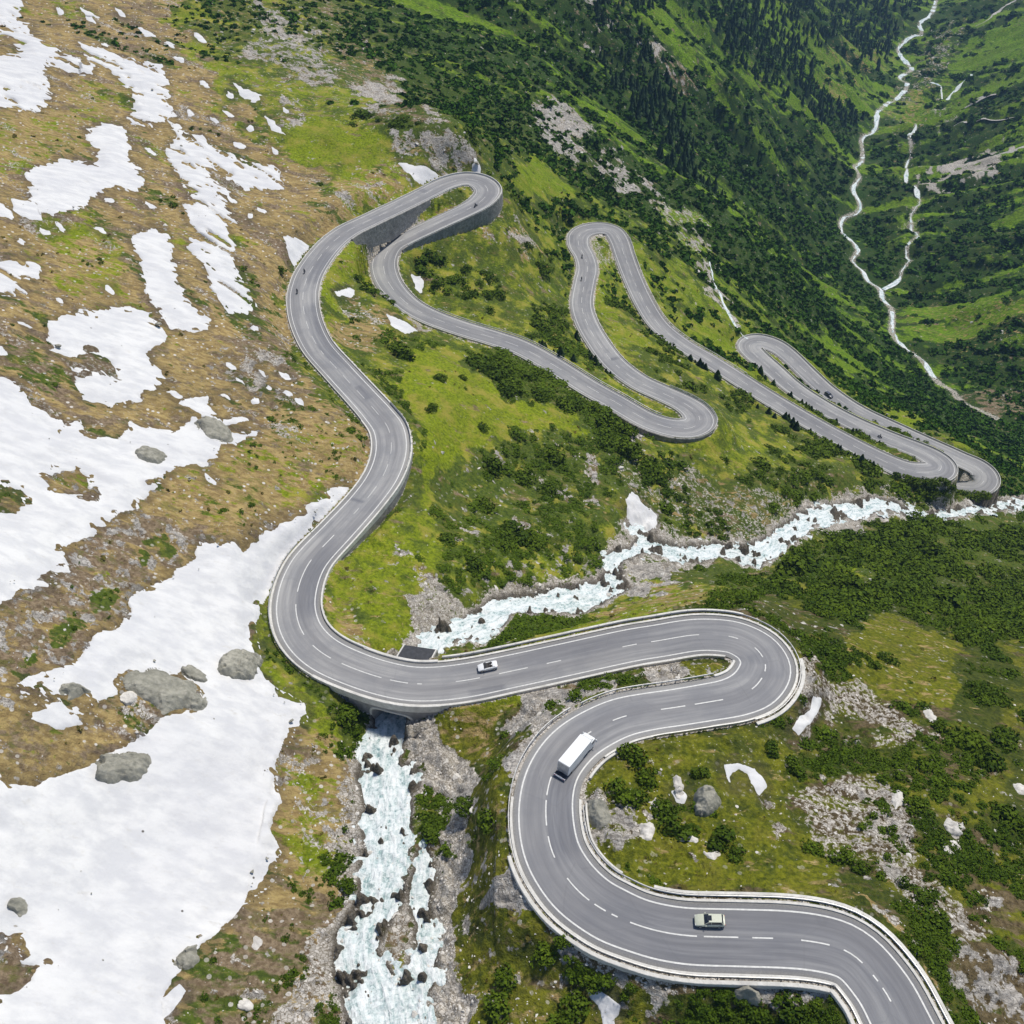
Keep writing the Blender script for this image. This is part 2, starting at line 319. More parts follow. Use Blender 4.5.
# ------------------------------------------------------------------ what grows or lies where: painted zones (turf, grass, dark growth, rock, gravel, heath)
T_, G_, D_, R_, S_, H_ = range(6)
ZN = [
 ([(-90,-90),(175,-90),(190,30),(230,100),(290,150),(330,185),(390,190),(330,230),(290,270),(283,300),(300,350),(340,400),(380,440),(370,470),(345,490),(300,540),(255,600),(260,680),(330,720),(360,770),(340,900),(330,1090),(-90,1090)], 24, {T_:.75, H_:.25}),
 ([(175,-90),(330,-90),(350,60),(400,130),(470,165),(440,180),(390,190),(330,185),(290,150),(230,100),(190,30)], 30, {D_:.34, G_:.28, T_:.2, H_:.08, R_:.1}),
 ([(330,-90),(860,-90),(870,60),(850,200),(880,290),(940,380),(1000,420),(1090,440),(1090,500),(985,490),(900,440),(760,340),(620,225),(560,230),(510,190),(470,160),(400,130),(350,60)], 14, {D_:.88, G_:.12}),
 ([(860,-90),(1090,-90),(1090,500),(1000,420),(940,380),(890,290),(860,210),(900,100)], 14, {G_:.3, D_:.58, S_:.06, T_:.06}),
 ([(320,270),(345,240),(500,210),(560,230),(620,225),(760,340),(980,480),(860,500),(760,540),(690,540),(640,540),(600,590),(480,640),(420,650),(330,640),(320,600),(400,500),(415,440),(390,400),(325,320)], 8, {D_:.5, G_:.4, T_:.1}),
 ([(420,650),(480,640),(620,600),(700,570),(770,560),(850,525),(1090,505),(1090,1090),(330,1090),(360,770),(380,720)], 12, {D_:.5, G_:.14, H_:.26, R_:.1}),
 # left hillside
 ([(48,212),(100,210),(110,250),(60,262),(45,240)], 14, {G_:.5, T_:.5}), ([(40,477),(55,471),(75,469),(87,475),(90,484),(100,497),(80,497),(55,495),(48,485)], 5, {T_:.45, G_:.2, R_:.35}), ([(60,270),(110,255),(125,300),(90,305),(60,295)], 14, {G_:.45, T_:.5}),
 ([(0,112),(60,110),(120,75),(130,110),(90,125),(20,165),(-20,170)], 14, {G_:.25, T_:.75}),
 ([(-20,720),(30,730),(80,722),(110,742),(80,770),(30,792),(-20,792)], 8, {H_:.45, T_:.55}),
 ([(60,545),(100,530),(160,510),(200,515),(235,535),(195,560),(150,590),(115,630),(60,665),(0,680),(-40,690),(-40,610)], 12, {R_:.34, H_:.40, T_:.26}),
 ([(72,600),(90,598),(108,606),(100,622),(80,624)], 5, {D_:.6, H_:.22, T_:.15}), ([(150,538),(170,535),(182,550),(172,560),(155,552)], 5, {D_:.6, H_:.22, T_:.15}), ([(125,556),(140,552),(146,564),(135,572)], 4, {D_:.6, H_:.22, T_:.15}), ([(42,632),(58,628),(70,638),(60,650),(45,646)], 5, {D_:.6, H_:.22, T_:.15}), ([(15,645),(30,645),(30,660),(15,660)], 4, {D_:.6, H_:.22, T_:.15}),
 ([(-40,300),(40,290),(60,310),(45,330),(60,360),(110,375),(75,385),(90,410),(130,430),(80,440),(20,380),(-40,375)], 12, {H_:.45, T_:.55}),
 ([(140,490),(180,470),(260,440),(330,420),(370,460),(330,500),(240,530),(180,510)], 16, {T_:.75, G_:.15, D_:.1}),
 ([(200,350),(270,330),(300,380),(280,410),(200,400)], 16, {T_:.5, H_:.3, R_:.2}),
 ([(205,240),(260,262),(275,330),(215,325),(250,300)], 12, {D_:.55, H_:.25, T_:.2}),
 ([(255,690),(290,690),(345,715),(350,740),(300,740)], 10, {T_:.45, G_:.5}), ([(262,590),(275,580),(268,640),(290,680),(330,705),(320,715),(270,680),(258,640)], 5, {G_:.8, T_:.2}),
 ([(275,700),(340,740),(345,800),(330,860),(280,900),(270,850),(285,800)], 10, {T_:.8, G_:.12, S_:.08}),
 ([(180,970),(230,930),(290,900),(330,900),(320,1000),(300,1090),(160,1090)], 12, {H_:.5, D_:.2, T_:.2, S_:.1}),
 ([(-30,945),(12,925),(22,930),(20,960),(42,962),(22,985),(-30,1005)], 6, {H_:.8, R_:.2}),
 # top green and ridge
 ([(296,118),(330,120),(370,140),(392,166),(350,180),(310,168),(292,148)], 10, {G_:.95}), ([(165,-10),(205,0),(215,25),(180,20)], 10, {G_:.8, D_:.2}), ([(175,45),(215,55),(225,85),(190,75)], 12, {G_:.7, T_:.3}),
 ([(258,5),(290,10),(320,50),(335,80),(300,72),(262,50)], 12, {R_:.45, D_:.35, G_:.2}), ([(350,80),(380,78),(408,100),(400,112),(360,106)], 8, {R_:.8, D_:.2}), ([(385,135),(430,140),(470,145),(472,162),(420,162),(395,156)], 8, {R_:.34, D_:.45, T_:.2}),
 ([(335,170),(395,165),(425,186),(400,200),(340,225)], 10, {T_:.65, G_:.3, S_:.05}),
 ([(300,-20),(340,0),(400,90),(440,130),(400,120),(350,75)], 12, {H_:.3, D_:.4, T_:.2, R_:.1}),
 # valley left side
 ([(640,-40),(665,30),(700,75),(735,105),(765,135),(755,95),(720,50),(695,-40)], 10, {G_:.7, D_:.3}), ([(738,108),(768,108),(800,160),(845,235),(810,220),(765,160)], 12, {G_:.65, D_:.35}),
 ([(815,325),(850,330),(885,368),(870,385),(830,360)], 10, {G_:.85, D_:.15}), ([(870,390),(905,395),(932,425),(905,430)], 8, {G_:.8, D_:.2}), ([(948,428),(978,438),(970,455),(955,448)], 6, {G_:.85, D_:.15}),
 ([(515,150),(560,160),(575,200),(545,205),(520,180)], 10, {G_:.7, D_:.3}), ([(700,330),(735,345),(765,372),(790,392),(770,385),(720,360)], 4, {G_:.95}),
 ([(545,98),(565,115),(585,145),(577,162),(555,150),(540,130)], 8, {R_:.75, D_:.15, G_:.1}), ([(612,148),(628,165),(648,178),(650,192),(630,197),(612,175)], 8, {R_:.75, D_:.25}), ([(650,200),(690,210),(708,248),(694,258),(665,230)], 8, {R_:.35, G_:.5, T_:.15}),
 ([(700,255),(722,300),(742,330),(735,335),(715,312),(694,262)], 5, {S_:.75, D_:.25}),
 ([(590,-90),(640,-60),(650,60),(690,130),(705,190),(680,180),(640,110),(610,60)], 12, {D_:.85, H_:.15}), ([(690,-90),(860,-90),(850,60),(835,110),(800,90),(760,60),(720,40)], 14, {D_:.92, G_:.08}),
 ([(578,-20),(600,5),(615,35),(600,45),(585,20)], 8, {R_:.6, D_:.4}), ([(655,45),(675,60),(700,95),(690,100),(665,75)], 8, {R_:.4, H_:.4, D_:.2}),
 ([(813,33),(835,45),(870,50),(895,60),(890,75),(865,72),(840,66),(825,50)], 6, {T_:.45, G_:.55}), ([(808,78),(830,82),(860,92),(862,105),(840,108),(825,98)], 6, {T_:.5, G_:.5}),
 # valley right side
 ([(868,140),(900,150),(915,170),(900,220),(880,270),(858,250),(865,200)], 8, {D_:.9, G_:.1}), ([(925,262),(1090,250),(1090,300),(980,305),(930,295)], 10, {D_:.85, G_:.15}), ([(975,340),(1090,325),(1090,385),(985,372)], 10, {D_:.85, H_:.15}),
 ([(930,185),(1090,165),(1090,212),(960,235),(915,228)], 10, {D_:.75, G_:.25}), ([(912,183),(935,168),(960,162),(995,152),(1010,155),(970,182),(945,189),(922,188)], 4, {S_:.6, R_:.4}), ([(925,118),(945,108),(965,112),(940,122),(928,128)], 4, {S_:.55, G_:.45}), ([(900,215),(915,212),(912,225),(900,232)], 4, {S_:.4, G_:.6}), ([(900,300),(1000,300),(1090,310),(1000,345),(930,345)], 12, {G_:.55, T_:.35, D_:.1}),
 ([(890,110),(940,30),(960,22),(950,60),(925,110),(910,150)], 8, {R_:.35, D_:.4, T_:.25}), ([(895,100),(930,95),(925,130),(900,130)], 8, {G_:.5, T_:.5}), ([(950,60),(1000,30),(1090,0),(1090,60),(1000,80)], 10, {G_:.85, D_:.15}),
 ([(960,390),(1090,375),(1090,440),(1010,425)], 8, {H_:.4, D_:.4, S_:.2}),
 # middle spur
 ([(413,350),(440,345),(470,348),(482,375),(500,392),(560,402),(582,422),(560,442),(505,432),(470,440),(440,480),(432,520),(413,500),(418,440),(408,400)], 8, {G_:1.0}),
 ([(330,560),(370,530),(410,500),(430,540),(440,580),(420,640),(390,640),(345,610)], 10, {G_:.65, D_:.25, T_:.1}), ([(322,595),(335,600),(350,625),(390,638),(397,654),(350,642),(326,620)], 5, {T_:.7, G_:.3}),
 ([(335,300),(380,308),(402,335),(385,365),(350,352),(328,320)], 8, {T_:.55, D_:.25, S_:.2}), ([(318,275),(345,245),(380,240),(340,290),(330,330),(345,365),(330,345)], 5, {G_:.8, T_:.2}),
 ([(470,340),(520,352),(590,400),(640,432),(640,480),(600,470),(560,410),(500,396),(480,375)], 7, {D_:.92, G_:.08}), ([(430,470),(520,432),(600,450),(610,540),(540,565),(480,565),(430,520)], 10, {D_:.66, G_:.2, R_:.09, T_:.05}),
 ([(500,560),(560,545),(600,550),(590,580),(500,598),(470,600)], 8, {G_:.4, R_:.3, D_:.3}),
 ([(520,335),(560,350),(600,378),(655,413),(690,420),(660,414),(560,368)], 3, {G_:.95}), ([(597,255),(612,290),(625,340),(680,388),(700,400),(650,385),(605,345),(590,300)], 4, {G_:.75, T_:.25}),
 ([(480,320),(520,330),(560,350),(520,342),(470,325)], 3, {G_:.9}), ([(405,310),(440,325),(460,335),(430,330),(395,305)], 3, {S_:.6, T_:.4}),
 ([(630,345),(720,400),(790,440),(770,445),(700,408),(650,385)], 5, {D_:.75, G_:.25}), ([(590,250),(600,235),(615,245),(622,275),(612,285)], 4, {S_:.45, G_:.35, T_:.2}),
 ([(420,205),(470,185),(478,192),(440,212),(400,228)], 3, {T_:.5, G_:.5}), ([(500,215),(520,222),(535,250),(520,255),(505,235)], 5, {T_:.6, S_:.3, G_:.1}),
 ([(405,598),(450,585),(475,605),(440,628),(425,648),(400,640)], 6, {S_:.55, R_:.25, G_:.2}), ([(560,565),(600,548),(630,530),(640,500),(620,460),(640,440),(672,470),(662,520),(690,542),(640,560),(600,578)], 10, {S_:.24, R_:.24, D_:.37, T_:.15}),
 ([(655,485),(700,470),(760,500),(800,495),(850,488),(862,500),(800,515),(760,542),(700,542)], 9, {S_:.26, R_:.2, D_:.34, T_:.2}), ([(622,560),(680,560),(700,570),(665,592),(630,592)], 5, {R_:.6, S_:.4}), ([(630,428),(672,432),(652,452),(635,442)], 5, {R_:.7, S_:.3}),
 ([(850,490),(900,478),(930,490),(930,505),(900,500)], 6, {S_:.5, D_:.3, T_:.2}), ([(800,520),(870,512),(905,520),(860,535),(820,540)], 6, {S_:.6, R_:.4}), ([(690,500),(760,470),(840,470),(870,480),(800,490),(720,490)], 8, {D_:.8, T_:.2}),
 ([(680,430),(740,420),(800,450),(800,470),(740,460),(700,455)], 8, {G_:.55, D_:.35, T_:.1}),  ([(830,468),(870,474),(920,486),(960,487),(990,492),(980,500),(930,500),(880,488),(830,482)], 4, {D_:.95}), ([(915,485),(990,490),(1090,490),(1090,515),(930,500)], 6, {D_:.9, S_:.1}),
 # right-hand lower hillside
 ([(780,560),(850,535),(900,520),(1090,500),(1090,650),(1010,640),(965,605),(940,640),(920,622),(880,612),(830,630),(800,612)], 12, {D_:.97, G_:.03}), ([(930,640),(985,610),(1040,680),(1010,770),(950,755),(945,700),(955,670)], 12, {D_:.92, G_:.08}),
 ([(832,562),(850,560),(858,580),(835,585)], 5, {G_:.95}), ([(770,585),(820,580),(830,600),(790,615)], 8, {G_:.7, D_:.3}),
 ([(690,570),(740,555),(780,575),(775,605),(720,595),(690,585)], 8, {D_:.75, H_:.15, G_:.1}),
 ([(850,640),(870,620),(905,617),(950,650),(962,690),(940,712),(880,700),(855,690),(838,670)], 8, {G_:.72, T_:.28}), ([(850,692),(960,702),(970,732),(900,737),(850,722)], 8, {H_:.5, D_:.3, G_:.2}), ([(900,850),(1000,840),(1090,900),(1090,960),(950,930)], 14, {H_:.45, G_:.3, D_:.25}),
 ([(880,770),(1000,760),(1010,830),(930,830)], 14, {G_:.5, H_:.3, D_:.2}), ([(1010,640),(1090,650),(1090,760),(1015,740)], 8, {G_:.5, D_:.5}),
 ([(450,652),(560,627),(620,612),(690,598),(740,600),(690,607),(600,635),(520,656),(450,666)], 5, {G_:.75, T_:.25}), ([(580,605),(640,592),(690,590),(740,596),(690,604),(620,612)], 6, {T_:.6, G_:.4}),
 ([(520,692),(600,680),(690,652),(718,655),(700,672),(620,690),(560,722),(522,790),(503,785),(530,722)], 6, {R_:.55, S_:.35, H_:.1}), ([(690,655),(720,648),(738,655),(730,668),(690,675)], 5, {G_:.6, T_:.2, R_:.2}),
 ([(590,760),(640,740),(700,735),(770,722),(800,740),(850,870),(690,890),(600,860),(578,800)], 8, {G_:.55, D_:.3, S_:.15}), ([(600,840),(700,850),(850,860),(840,890),(690,892),(620,878)], 8, {G_:.7, T_:.2, D_:.1}), ([(590,790),(640,790),(650,830),(600,840),(582,820)], 6, {R_:.5, S_:.2, G_:.3}),
 ([(470,700),(520,700),(505,800),(540,890),(560,940),(640,985),(640,1090),(440,1090),(450,900),(470,800)], 14, {G_:.36, T_:.2, R_:.2, D_:.24}),
 ([(445,692),(510,690),(530,702),(485,760),(440,760)], 8, {T_:.45, G_:.55}),
 ([(404,722),(440,728),(470,790),(465,900),(475,1090),(425,1090),(438,930),(428,840),(420,780)], 7, {S_:.7, R_:.25, H_:.05}), ([(350,738),(376,715),(365,800),(350,900),(335,1000),(300,1090),(230,1090),(300,960),(335,850)], 9, {S_:.6, T_:.35, H_:.05}),
 ([(370,950),(385,930),(408,890),(412,915),(405,950),(390,970)], 4, {H_:.5, S_:.5}),
 ([(485,905),(538,868),(552,902),(520,922)], 5, {R_:.9}), ([(555,930),(620,962),(760,982),(860,986),(850,1012),(640,1003),(580,972)], 7, {R_:.45, S_:.25, H_:.3}),
 ([(790,800),(840,780),(880,760),(900,830),(962,900),(990,985),(960,962),(930,922),(880,862),(830,852)], 10, {S_:.48, H_:.3, G_:.22}), ([(945,945),(1000,950),(1050,1000),(1060,1090),(990,1045),(955,990)], 8, {R_:.5, H_:.5}),
 ([(800,680),(860,675),(900,722),(940,732),(880,737),(830,727)], 8, {S_:.5, H_:.3, G_:.2}), ([(780,620),(800,640),(812,700),(800,740),(785,700),(792,650)], 5, {S_:.55, H_:.45}),
 ([(860,885),(900,918),(940,985),(965,1035),(925,965)], 6, {T_:.6, S_:.4}),
]
SPOT = [(275,20,14),(300,35,12),(265,55,10),(285,65,12),(320,68,9),(325,75,8),(290,105,9),(300,120,9),(358,47,7),(380,95,16),(392,90,12),(362,98,8),(430,115,8),(440,128,8),(410,150,14),(440,148,12),(460,150,10),(375,185,10),(350,195,8),(575,125,14),(560,110,10),(590,150,10),(620,165,10),(640,180,10),(655,205,8),(670,215,8),(690,240,8),(510,235,8),(525,240,8),(600,30,10),(650,50,8),
 (400,560,12),(430,585,14),(500,455,8),(540,475,8),(560,490,8),(470,520,8),(520,530,6),(455,545,8),(600,470,6),(590,500,8),(960,830,12),(945,840,8),(870,795,12),(890,830,16),(900,870,12),(930,890,10),(960,930,12),(985,905,8),(850,790,8),(800,690,8),(830,705,10),(600,800,14),(640,830,10),(660,815,8),(700,860,6),(760,800,10),(770,830,8),(690,980,14),(640,985,12),(740,990,14),(820,1000,10),
 (150,480,10),(190,450,9),(270,365,12),(290,370,9),(255,375,9),(290,395,8),(60,560,9),(120,590,10),(190,530,12),(30,620,9),(20,700,10),(130,740,8),(270,780,7),(310,760,9),(320,800,8),(230,960,8),(250,990,10)]
for a_, b_, r_ in SPOT:
    ZN.append(([(a_ + r_ * 1.3 * math.cos(q * .785) * .9 - r_ * .4 * math.sin(q * .785), b_ + r_ * .55 * math.sin(q * .785) + r_ * .45 * math.cos(q * .785)) for q in range(8)], r_ * 1.1, {R_: .5, S_: .35, H_: .15}))
MOOR = sstep(-25, 25, sdf([(430,700),(520,700),(560,760),(700,600),(1200,560),(1200,1200),(430,1200)], CPX, CPY)) * .8
WT = np.zeros(X.shape + (6,), np.float32)
WT[..., D_] = .7; WT[..., G_] = .3
zwx = CPX + fbm(X / 14, Y / 14, 5, 21, .62) * 30; zwy = CPY + fbm(X / 14 + 50, Y / 14, 5, 23, .62) * 22
for poly, feather, comp in ZN:
    P = np.array(poly, float)
    mk = (zwx > P[:, 0].min() - feather) & (zwx < P[:, 0].max() + feather) & (zwy > P[:, 1].min() - feather) & (zwy < P[:, 1].max() + feather)
    f = sdf(poly, zwx[mk], zwy[mk])
    w = sstep(-0.5, 0.5, f / feather).astype(np.float32)
    sub = WT[mk] * (1 - w)[:, None]
    for k, v in comp.items():
        sub[:, k] += w * v
    WT[mk] = sub
# far slopes: meadow ribs and alder gullies run down the fall line
farw = sstep(380, 620, DEP)
st1 = fbm((X + .12 * Y) / 150, Y / 17, 5, 301, .6); st2 = fbm((X + .12 * Y) / 45, Y / 7, 4, 303)
st0 = fbm((X + .12 * Y) / 420, Y / 75, 3, 305)
dg = np.clip((st1 * 1.4 + st2 * 1.2 + st0 * 1.3 - .02), -.6, .75) * farw * (WT[..., G_] + WT[..., D_] > .5)
WT[..., G_] = np.clip(WT[..., G_] + dg, 0, 1); WT[..., D_] = np.clip(WT[..., D_] - dg, 0, 1)
# the brown hillside is mottled with olive mats, brown heath and stony strips
ta = fbm((X * .86 - Y * .5) / 34, (X * .5 + Y * .86) / 11, 5, 311, .6); tb = fbm((X * .86 - Y * .5) / 30 + 40, (X * .5 + Y * .86) / 10, 5, 313, .6); tcn = fbm((X * .86 - Y * .5) / 18 + 9, (X * .5 + Y * .86) / 6, 4, 315, .6)
tw = WT[..., T_].copy()
for nzz, k_, a_ in ((ta - .12, G_, .8), (tb - .06, H_, 1.1), (tcn, S_, 1.2), (-ta - .10, D_, 1.5)):
    dl = np.clip((nzz - .10) * a_ * 1.6, 0, .75) * np.clip(WT[..., T_], 0, 1)
    WT[..., T_] -= dl; WT[..., k_] += dl
# gravel verge beside the road, wet stones along the stream
vg = (1 - sstep(1.0, 2.4, e)) * 0.85
WT *= (1 - vg)[..., None]; WT[..., S_] += vg
sb = sstep(-3.2, -0.6, WFM + 2.2 * fbm(X / 5, Y / 5, 3, 141)) * 0.75
WT *= (1 - sb)[..., None]; WT[..., S_] += sb

# ------------------------------------------------------------------ snow patches (outline in the photo; label)
SN = [
 ([(-90,-60),(21,-5),(22,8),(17,18),(33,25),(30,34),(45,42),(60,52),(78,58),(88,70),(78,74),(62,68),(50,66),(45,62),(46,72),(50,85),(52,98),(44,108),(25,112),(0,108),(-60,105),(-60,52),(0,52),(20,50),(15,42),(0,35),(-60,30)], 'snow patch in the far upper left corner running down into a rounded lobe'),
 ([(78,42),(95,45),(112,54),(130,58),(150,62),(162,66),(168,80),(171,95),(168,105),(176,115),(165,120),(150,128),(138,126),(127,119),(133,115),(130,105),(134,96),(125,85),(115,74),(100,66),(88,72),(80,74),(76,66),(92,66),(82,52)], 'ragged snow strip with dark grass streaks, widening to a lobe on the upper left slope'),
 ([(86,131),(95,125),(110,123),(122,126),(130,140),(132,147),(128,155),(136,165),(144,180),(143,188),(136,193),(120,190),(98,192),(92,198),(85,207),(70,211),(50,216),(40,213),(35,205),(28,195),(30,185),(26,178),(24,172),(40,168),(50,162),(66,158),(80,162),(95,165),(97,150),(88,143)], 'clean boot shaped snow patch on the brown upper left slope'),
 ([(-60,198),(0,203),(12,213),(16,219),(0,216),(-60,214)], 'thin snow strip cut by the left edge beside the boot shaped patch'), ([(11,199),(25,201),(35,205),(43,220),(25,217),(14,211)], 'small snow scrap at the toe of the boot shaped patch'),
 ([(168,128),(180,127),(190,135),(205,137),(217,147),(235,155),(246,163),(270,163),(281,172),(285,185),(280,190),(262,191),(246,189),(238,186),(228,180),(222,172),(214,168),(210,178),(225,188),(236,200),(230,204),(222,197),(230,212),(235,219),(226,232),(235,245),(231,255),(240,275),(250,290),(256,305),(246,313),(228,311),(222,306),(210,288),(207,270),(196,255),(187,245),(195,230),(190,222),(182,205),(190,197),(180,180),(165,150),(172,140)], 'long broken snow band with dark streaks running down the slope towards the road'),
 ([(131,240),(140,231),(152,228),(165,230),(172,245),(176,270),(180,288),(195,305),(210,320),(207,330),(193,333),(175,328),(162,320),(160,312),(150,300),(142,275),(140,262)], 'smooth finger of snow left of the long broken band'),
 ([(47,328),(52,320),(75,314),(95,312),(100,309),(130,306),(150,312),(162,323),(166,335),(162,345),(150,350),(145,356),(160,370),(165,380),(158,391),(143,392),(140,398),(115,403),(90,400),(78,388),(73,370),(90,371),(117,376),(116,365),(105,353),(85,352),(72,357),(50,350)], 'broad snow patch wrapped round a brown grass tongue on the left slope'),
 ([(-60,262),(0,260),(20,259),(38,264),(43,272),(38,282),(25,276),(20,282),(25,292),(10,297),(-60,300)], 'small snow patch with brown gaps at the left edge'), ([(-40,345),(2,347),(9,358),(-40,362)], 'snow scrap at the left edge above the large snowfield'),
 ([(-80,380),(0,378),(18,384),(27,395),(27,402),(45,408),(48,416),(62,418),(63,428),(80,421),(83,433),(92,438),(120,440),(130,432),(128,424),(145,427),(160,429),(176,426),(188,420),(192,414),(200,420),(205,414),(215,416),(222,424),(233,431),(258,430),(258,438),(222,444),(217,456),(208,463),(185,466),(170,468),(162,475),(160,483),(148,490),(140,500),(138,508),(120,514),(110,520),(98,524),(95,532),(75,540),(60,546),(65,555),(70,570),(60,572),(50,582),(40,582),(20,590),(0,603),(-80,625)], 'large snowfield with grassy rock islands on the middle left'),
 ([(178,403),(185,401),(200,396),(208,397),(207,405),(215,412),(205,415),(190,408)], 'small snow scrap above the flat rock at the end of the large snowfield'), ([(222,419),(240,416),(250,418),(240,424),(225,424)], 'thin snow sliver at the right tip of the large snowfield'),
 ([(352,486),(344,502),(333,514),(318,520),(300,535),(287,553),(278,565),(270,578),(262,590),(257,600),(256,620),(257,640),(258,668),(262,678),(275,687),(290,695),(303,705),(304,718),(300,725),(291,732),(288,745),(280,752),(276,770),(280,795),(276,815),(270,835),(277,850),(275,875),(268,885),(257,893),(250,900),(240,907),(228,925),(210,940),(195,950),(182,958),(180,970),(170,985),(160,1000),(165,1010),(165,1030),(160,1120),(-120,1120),(-120,1010),(0,995),(15,990),(22,985),(40,962),(20,960),(22,930),(10,938),(0,945),(-120,955),(-120,785),(0,775),(8,785),(35,789),(42,780),(60,775),(85,768),(95,760),(112,752),(125,745),(150,730),(163,718),(175,715),(200,705),(205,700),(197,685),(180,678),(150,670),(125,680),(118,690),(110,700),(95,705),(92,718),(60,728),(40,722),(30,716),(35,702),(22,695),(20,685),(34,678),(68,665),(85,654),(92,637),(116,627),(131,613),(130,595),(150,586),(178,569),(191,562),(200,540),(222,545),(240,543),(253,531),(280,517),(308,506),(338,484)], 'great snowfield in the lower left whose tongue climbs beside the road bend'),
 ([(283,236),(300,234),(309,237),(308,245),(300,257),(296,263),(290,255)], 'small snow wedge on the uphill side of the road'), ([(397,159),(410,163),(425,165),(441,170),(438,178),(425,182),(413,178),(404,170)], 'bowl of snow under the cliff behind the upper hairpin'), ([(466,168),(474,158),(480,165),(482,171),(470,173)], 'tiny snow heap at the back of the upper hairpin'),
 ([(412,277),(420,275),(424,280),(421,293),(415,290)], 'little snow patch inside the bend below the upper hairpin'), ([(386,313),(395,318),(412,328),(418,333),(405,334),(392,326)], 'narrow snow strip below the outer edge of the second bend'), ([(335,292),(350,288),(356,292),(352,297),(338,296)], 'little snow patch on the brown spur beside the long bend'),
 ([(625,500),(633,493),(645,505),(658,515),(655,527),(640,526),(630,515)], 'snow patch in the gully above the torrent'), ([(793,731),(799,719),(808,716),(811,705),(819,705),(817,716),(808,725),(798,735)], 'hook shaped snow scrap below the outer edge of the right hairpin'),
 ([(725,765),(740,764),(755,768),(767,785),(760,793),(750,780),(738,777),(734,787),(727,776)], 'arched snow scrap above the big grey boulder'), ([(585,992),(597,993),(610,997),(622,1005),(622,1013),(616,1018),(620,1060),(600,1060),(602,1010),(594,1000)], 'snow patch cut by the bottom edge beside dark shrubs'),
 ([(672,792),(680,788),(686,796),(684,802),(676,801)], 'tiny snow remnant left of the big grey boulder'), ([(232,82),(242,87),(252,92),(263,98),(255,103),(242,97)], 'small snow scrap on the green slope near the top'), ([(265,117),(275,122),(286,137),(272,131)], 'slender snow scrap among white stones above the road'),
 ([(134,24),(150,31),(157,38),(145,37)], 'snow fleck on the brown slope near the top left'), ([(78,8),(95,13),(100,17),(86,16)], 'snow fleck near the top edge on brown turf'), ([(160,1000),(180,985),(185,992),(172,1010),(160,1020)], 'dirty snow fringe at the foot of the great snowfield'),
 ([(-40,1010),(260,1018),(272,1030),(-40,1060)], None)]
SN = [s for s in SN if s[1]]
fr_ = np.random.default_rng(99)
FLK = [(90,20),(105,45),(60,12),(120,12),(170,45),(180,60),(200,38),(190,112),(175,125),(230,115),(215,120),(250,128),(240,145),(150,150),(100,230),(20,240),(45,230),(60,225),(225,222),(110,200),(150,205),(250,215),(262,210),(230,95),(205,85),(285,110),(275,150),(25,325),(60,300),(110,290),(255,330),(270,390),(285,375),(240,380),(262,372),(288,395),(230,365),(300,402),(255,400),(225,395),(175,395),(10,470),(30,520),(130,495),(170,470),(210,480)]
for a_, b_ in FLK:
    L_ = fr_.uniform(3.5, 9); w_ = fr_.uniform(1.2, 3.0); th = math.radians(fr_.uniform(18, 42)); pts_ = []
    for q in range(9):
        t_ = 6.283 * q / 9; rr_ = fr_.uniform(.7, 1.15); pts_.append((a_ + L_ * math.cos(t_) * rr_ * math.cos(th) - w_ * math.sin(t_) * rr_ * math.sin(th), b_ + L_ * math.cos(t_) * rr_ * math.sin(th) + w_ * math.sin(t_) * rr_ * math.cos(th)))
    SN.append((pts_, 'small elongated snow fleck lying on the brown left hillside'))
HOLES = [[(731,771),(739,768),(747,771),(752,781),(747,786),(738,783),(735,790),(728,790)], [(40,477),(55,471),(75,469),(87,475),(88,483),(98,496),(80,495),(55,494),(48,484)], [(-30,492),(10,488),(25,492),(20,500),(28,505),(10,512),(-30,514)], [(213,170),(222,176),(226,186),(214,182)],
         [(60,700),(80,690),(95,700),(70,712)], [(80,715),(100,705),(125,700),(120,725),(95,735)], [(24,700),(40,690),(52,700),(40,706)]]
aniso = fbm((X * .86 - Y * .5) / 7, (X * .5 + Y * .86) / 1.6, 3, 41)
sx_ = CPX + WB * 5 + aniso * 3; sy_ = CPY + WC * 5
sx2_ = CPX + WB * 1.8; sy2_ = CPY + WC * 1.8
SNF = np.full(X.shape, -1e3); SNI = np.zeros(X.shape, int)
for k, (poly, lab) in enumerate(SN):
    sm_ = np.ptp(np.array(poly, float), axis=0).max() < 62
    f = poly_field(poly, sx2_ if sm_ else sx_, sy2_ if sm_ else sy_, 30)
    hm = f > SNF
    SNF = np.where(hm, f, SNF); SNI = np.where(hm, k, SNI)
for h in HOLES:
    SNF = np.minimum(SNF, -poly_field(h, sx_, sy_, 20))
SNM = SNF * DEP / F
SNM = np.where(SNF < -900, -99, SNM)
# streaky melt holes in the upper patches, none in the deep field
streak = fbm((X * .86 - Y * .5) / 9 + 7, (X * .5 + Y * .86) / 2.2, 3, 77)
SNM = SNM - np.where((DEP > 240), np.maximum(0, streak - 0.24) * 30, 0) * (np.isin(SNI, [0, 1, 5, 8]))
SNM = np.where(RDIST < wr + 1.9, -9, np.minimum(SNM, np.where(RDIST < wr + 14, (e - 1.7) * 2.2, 99)))

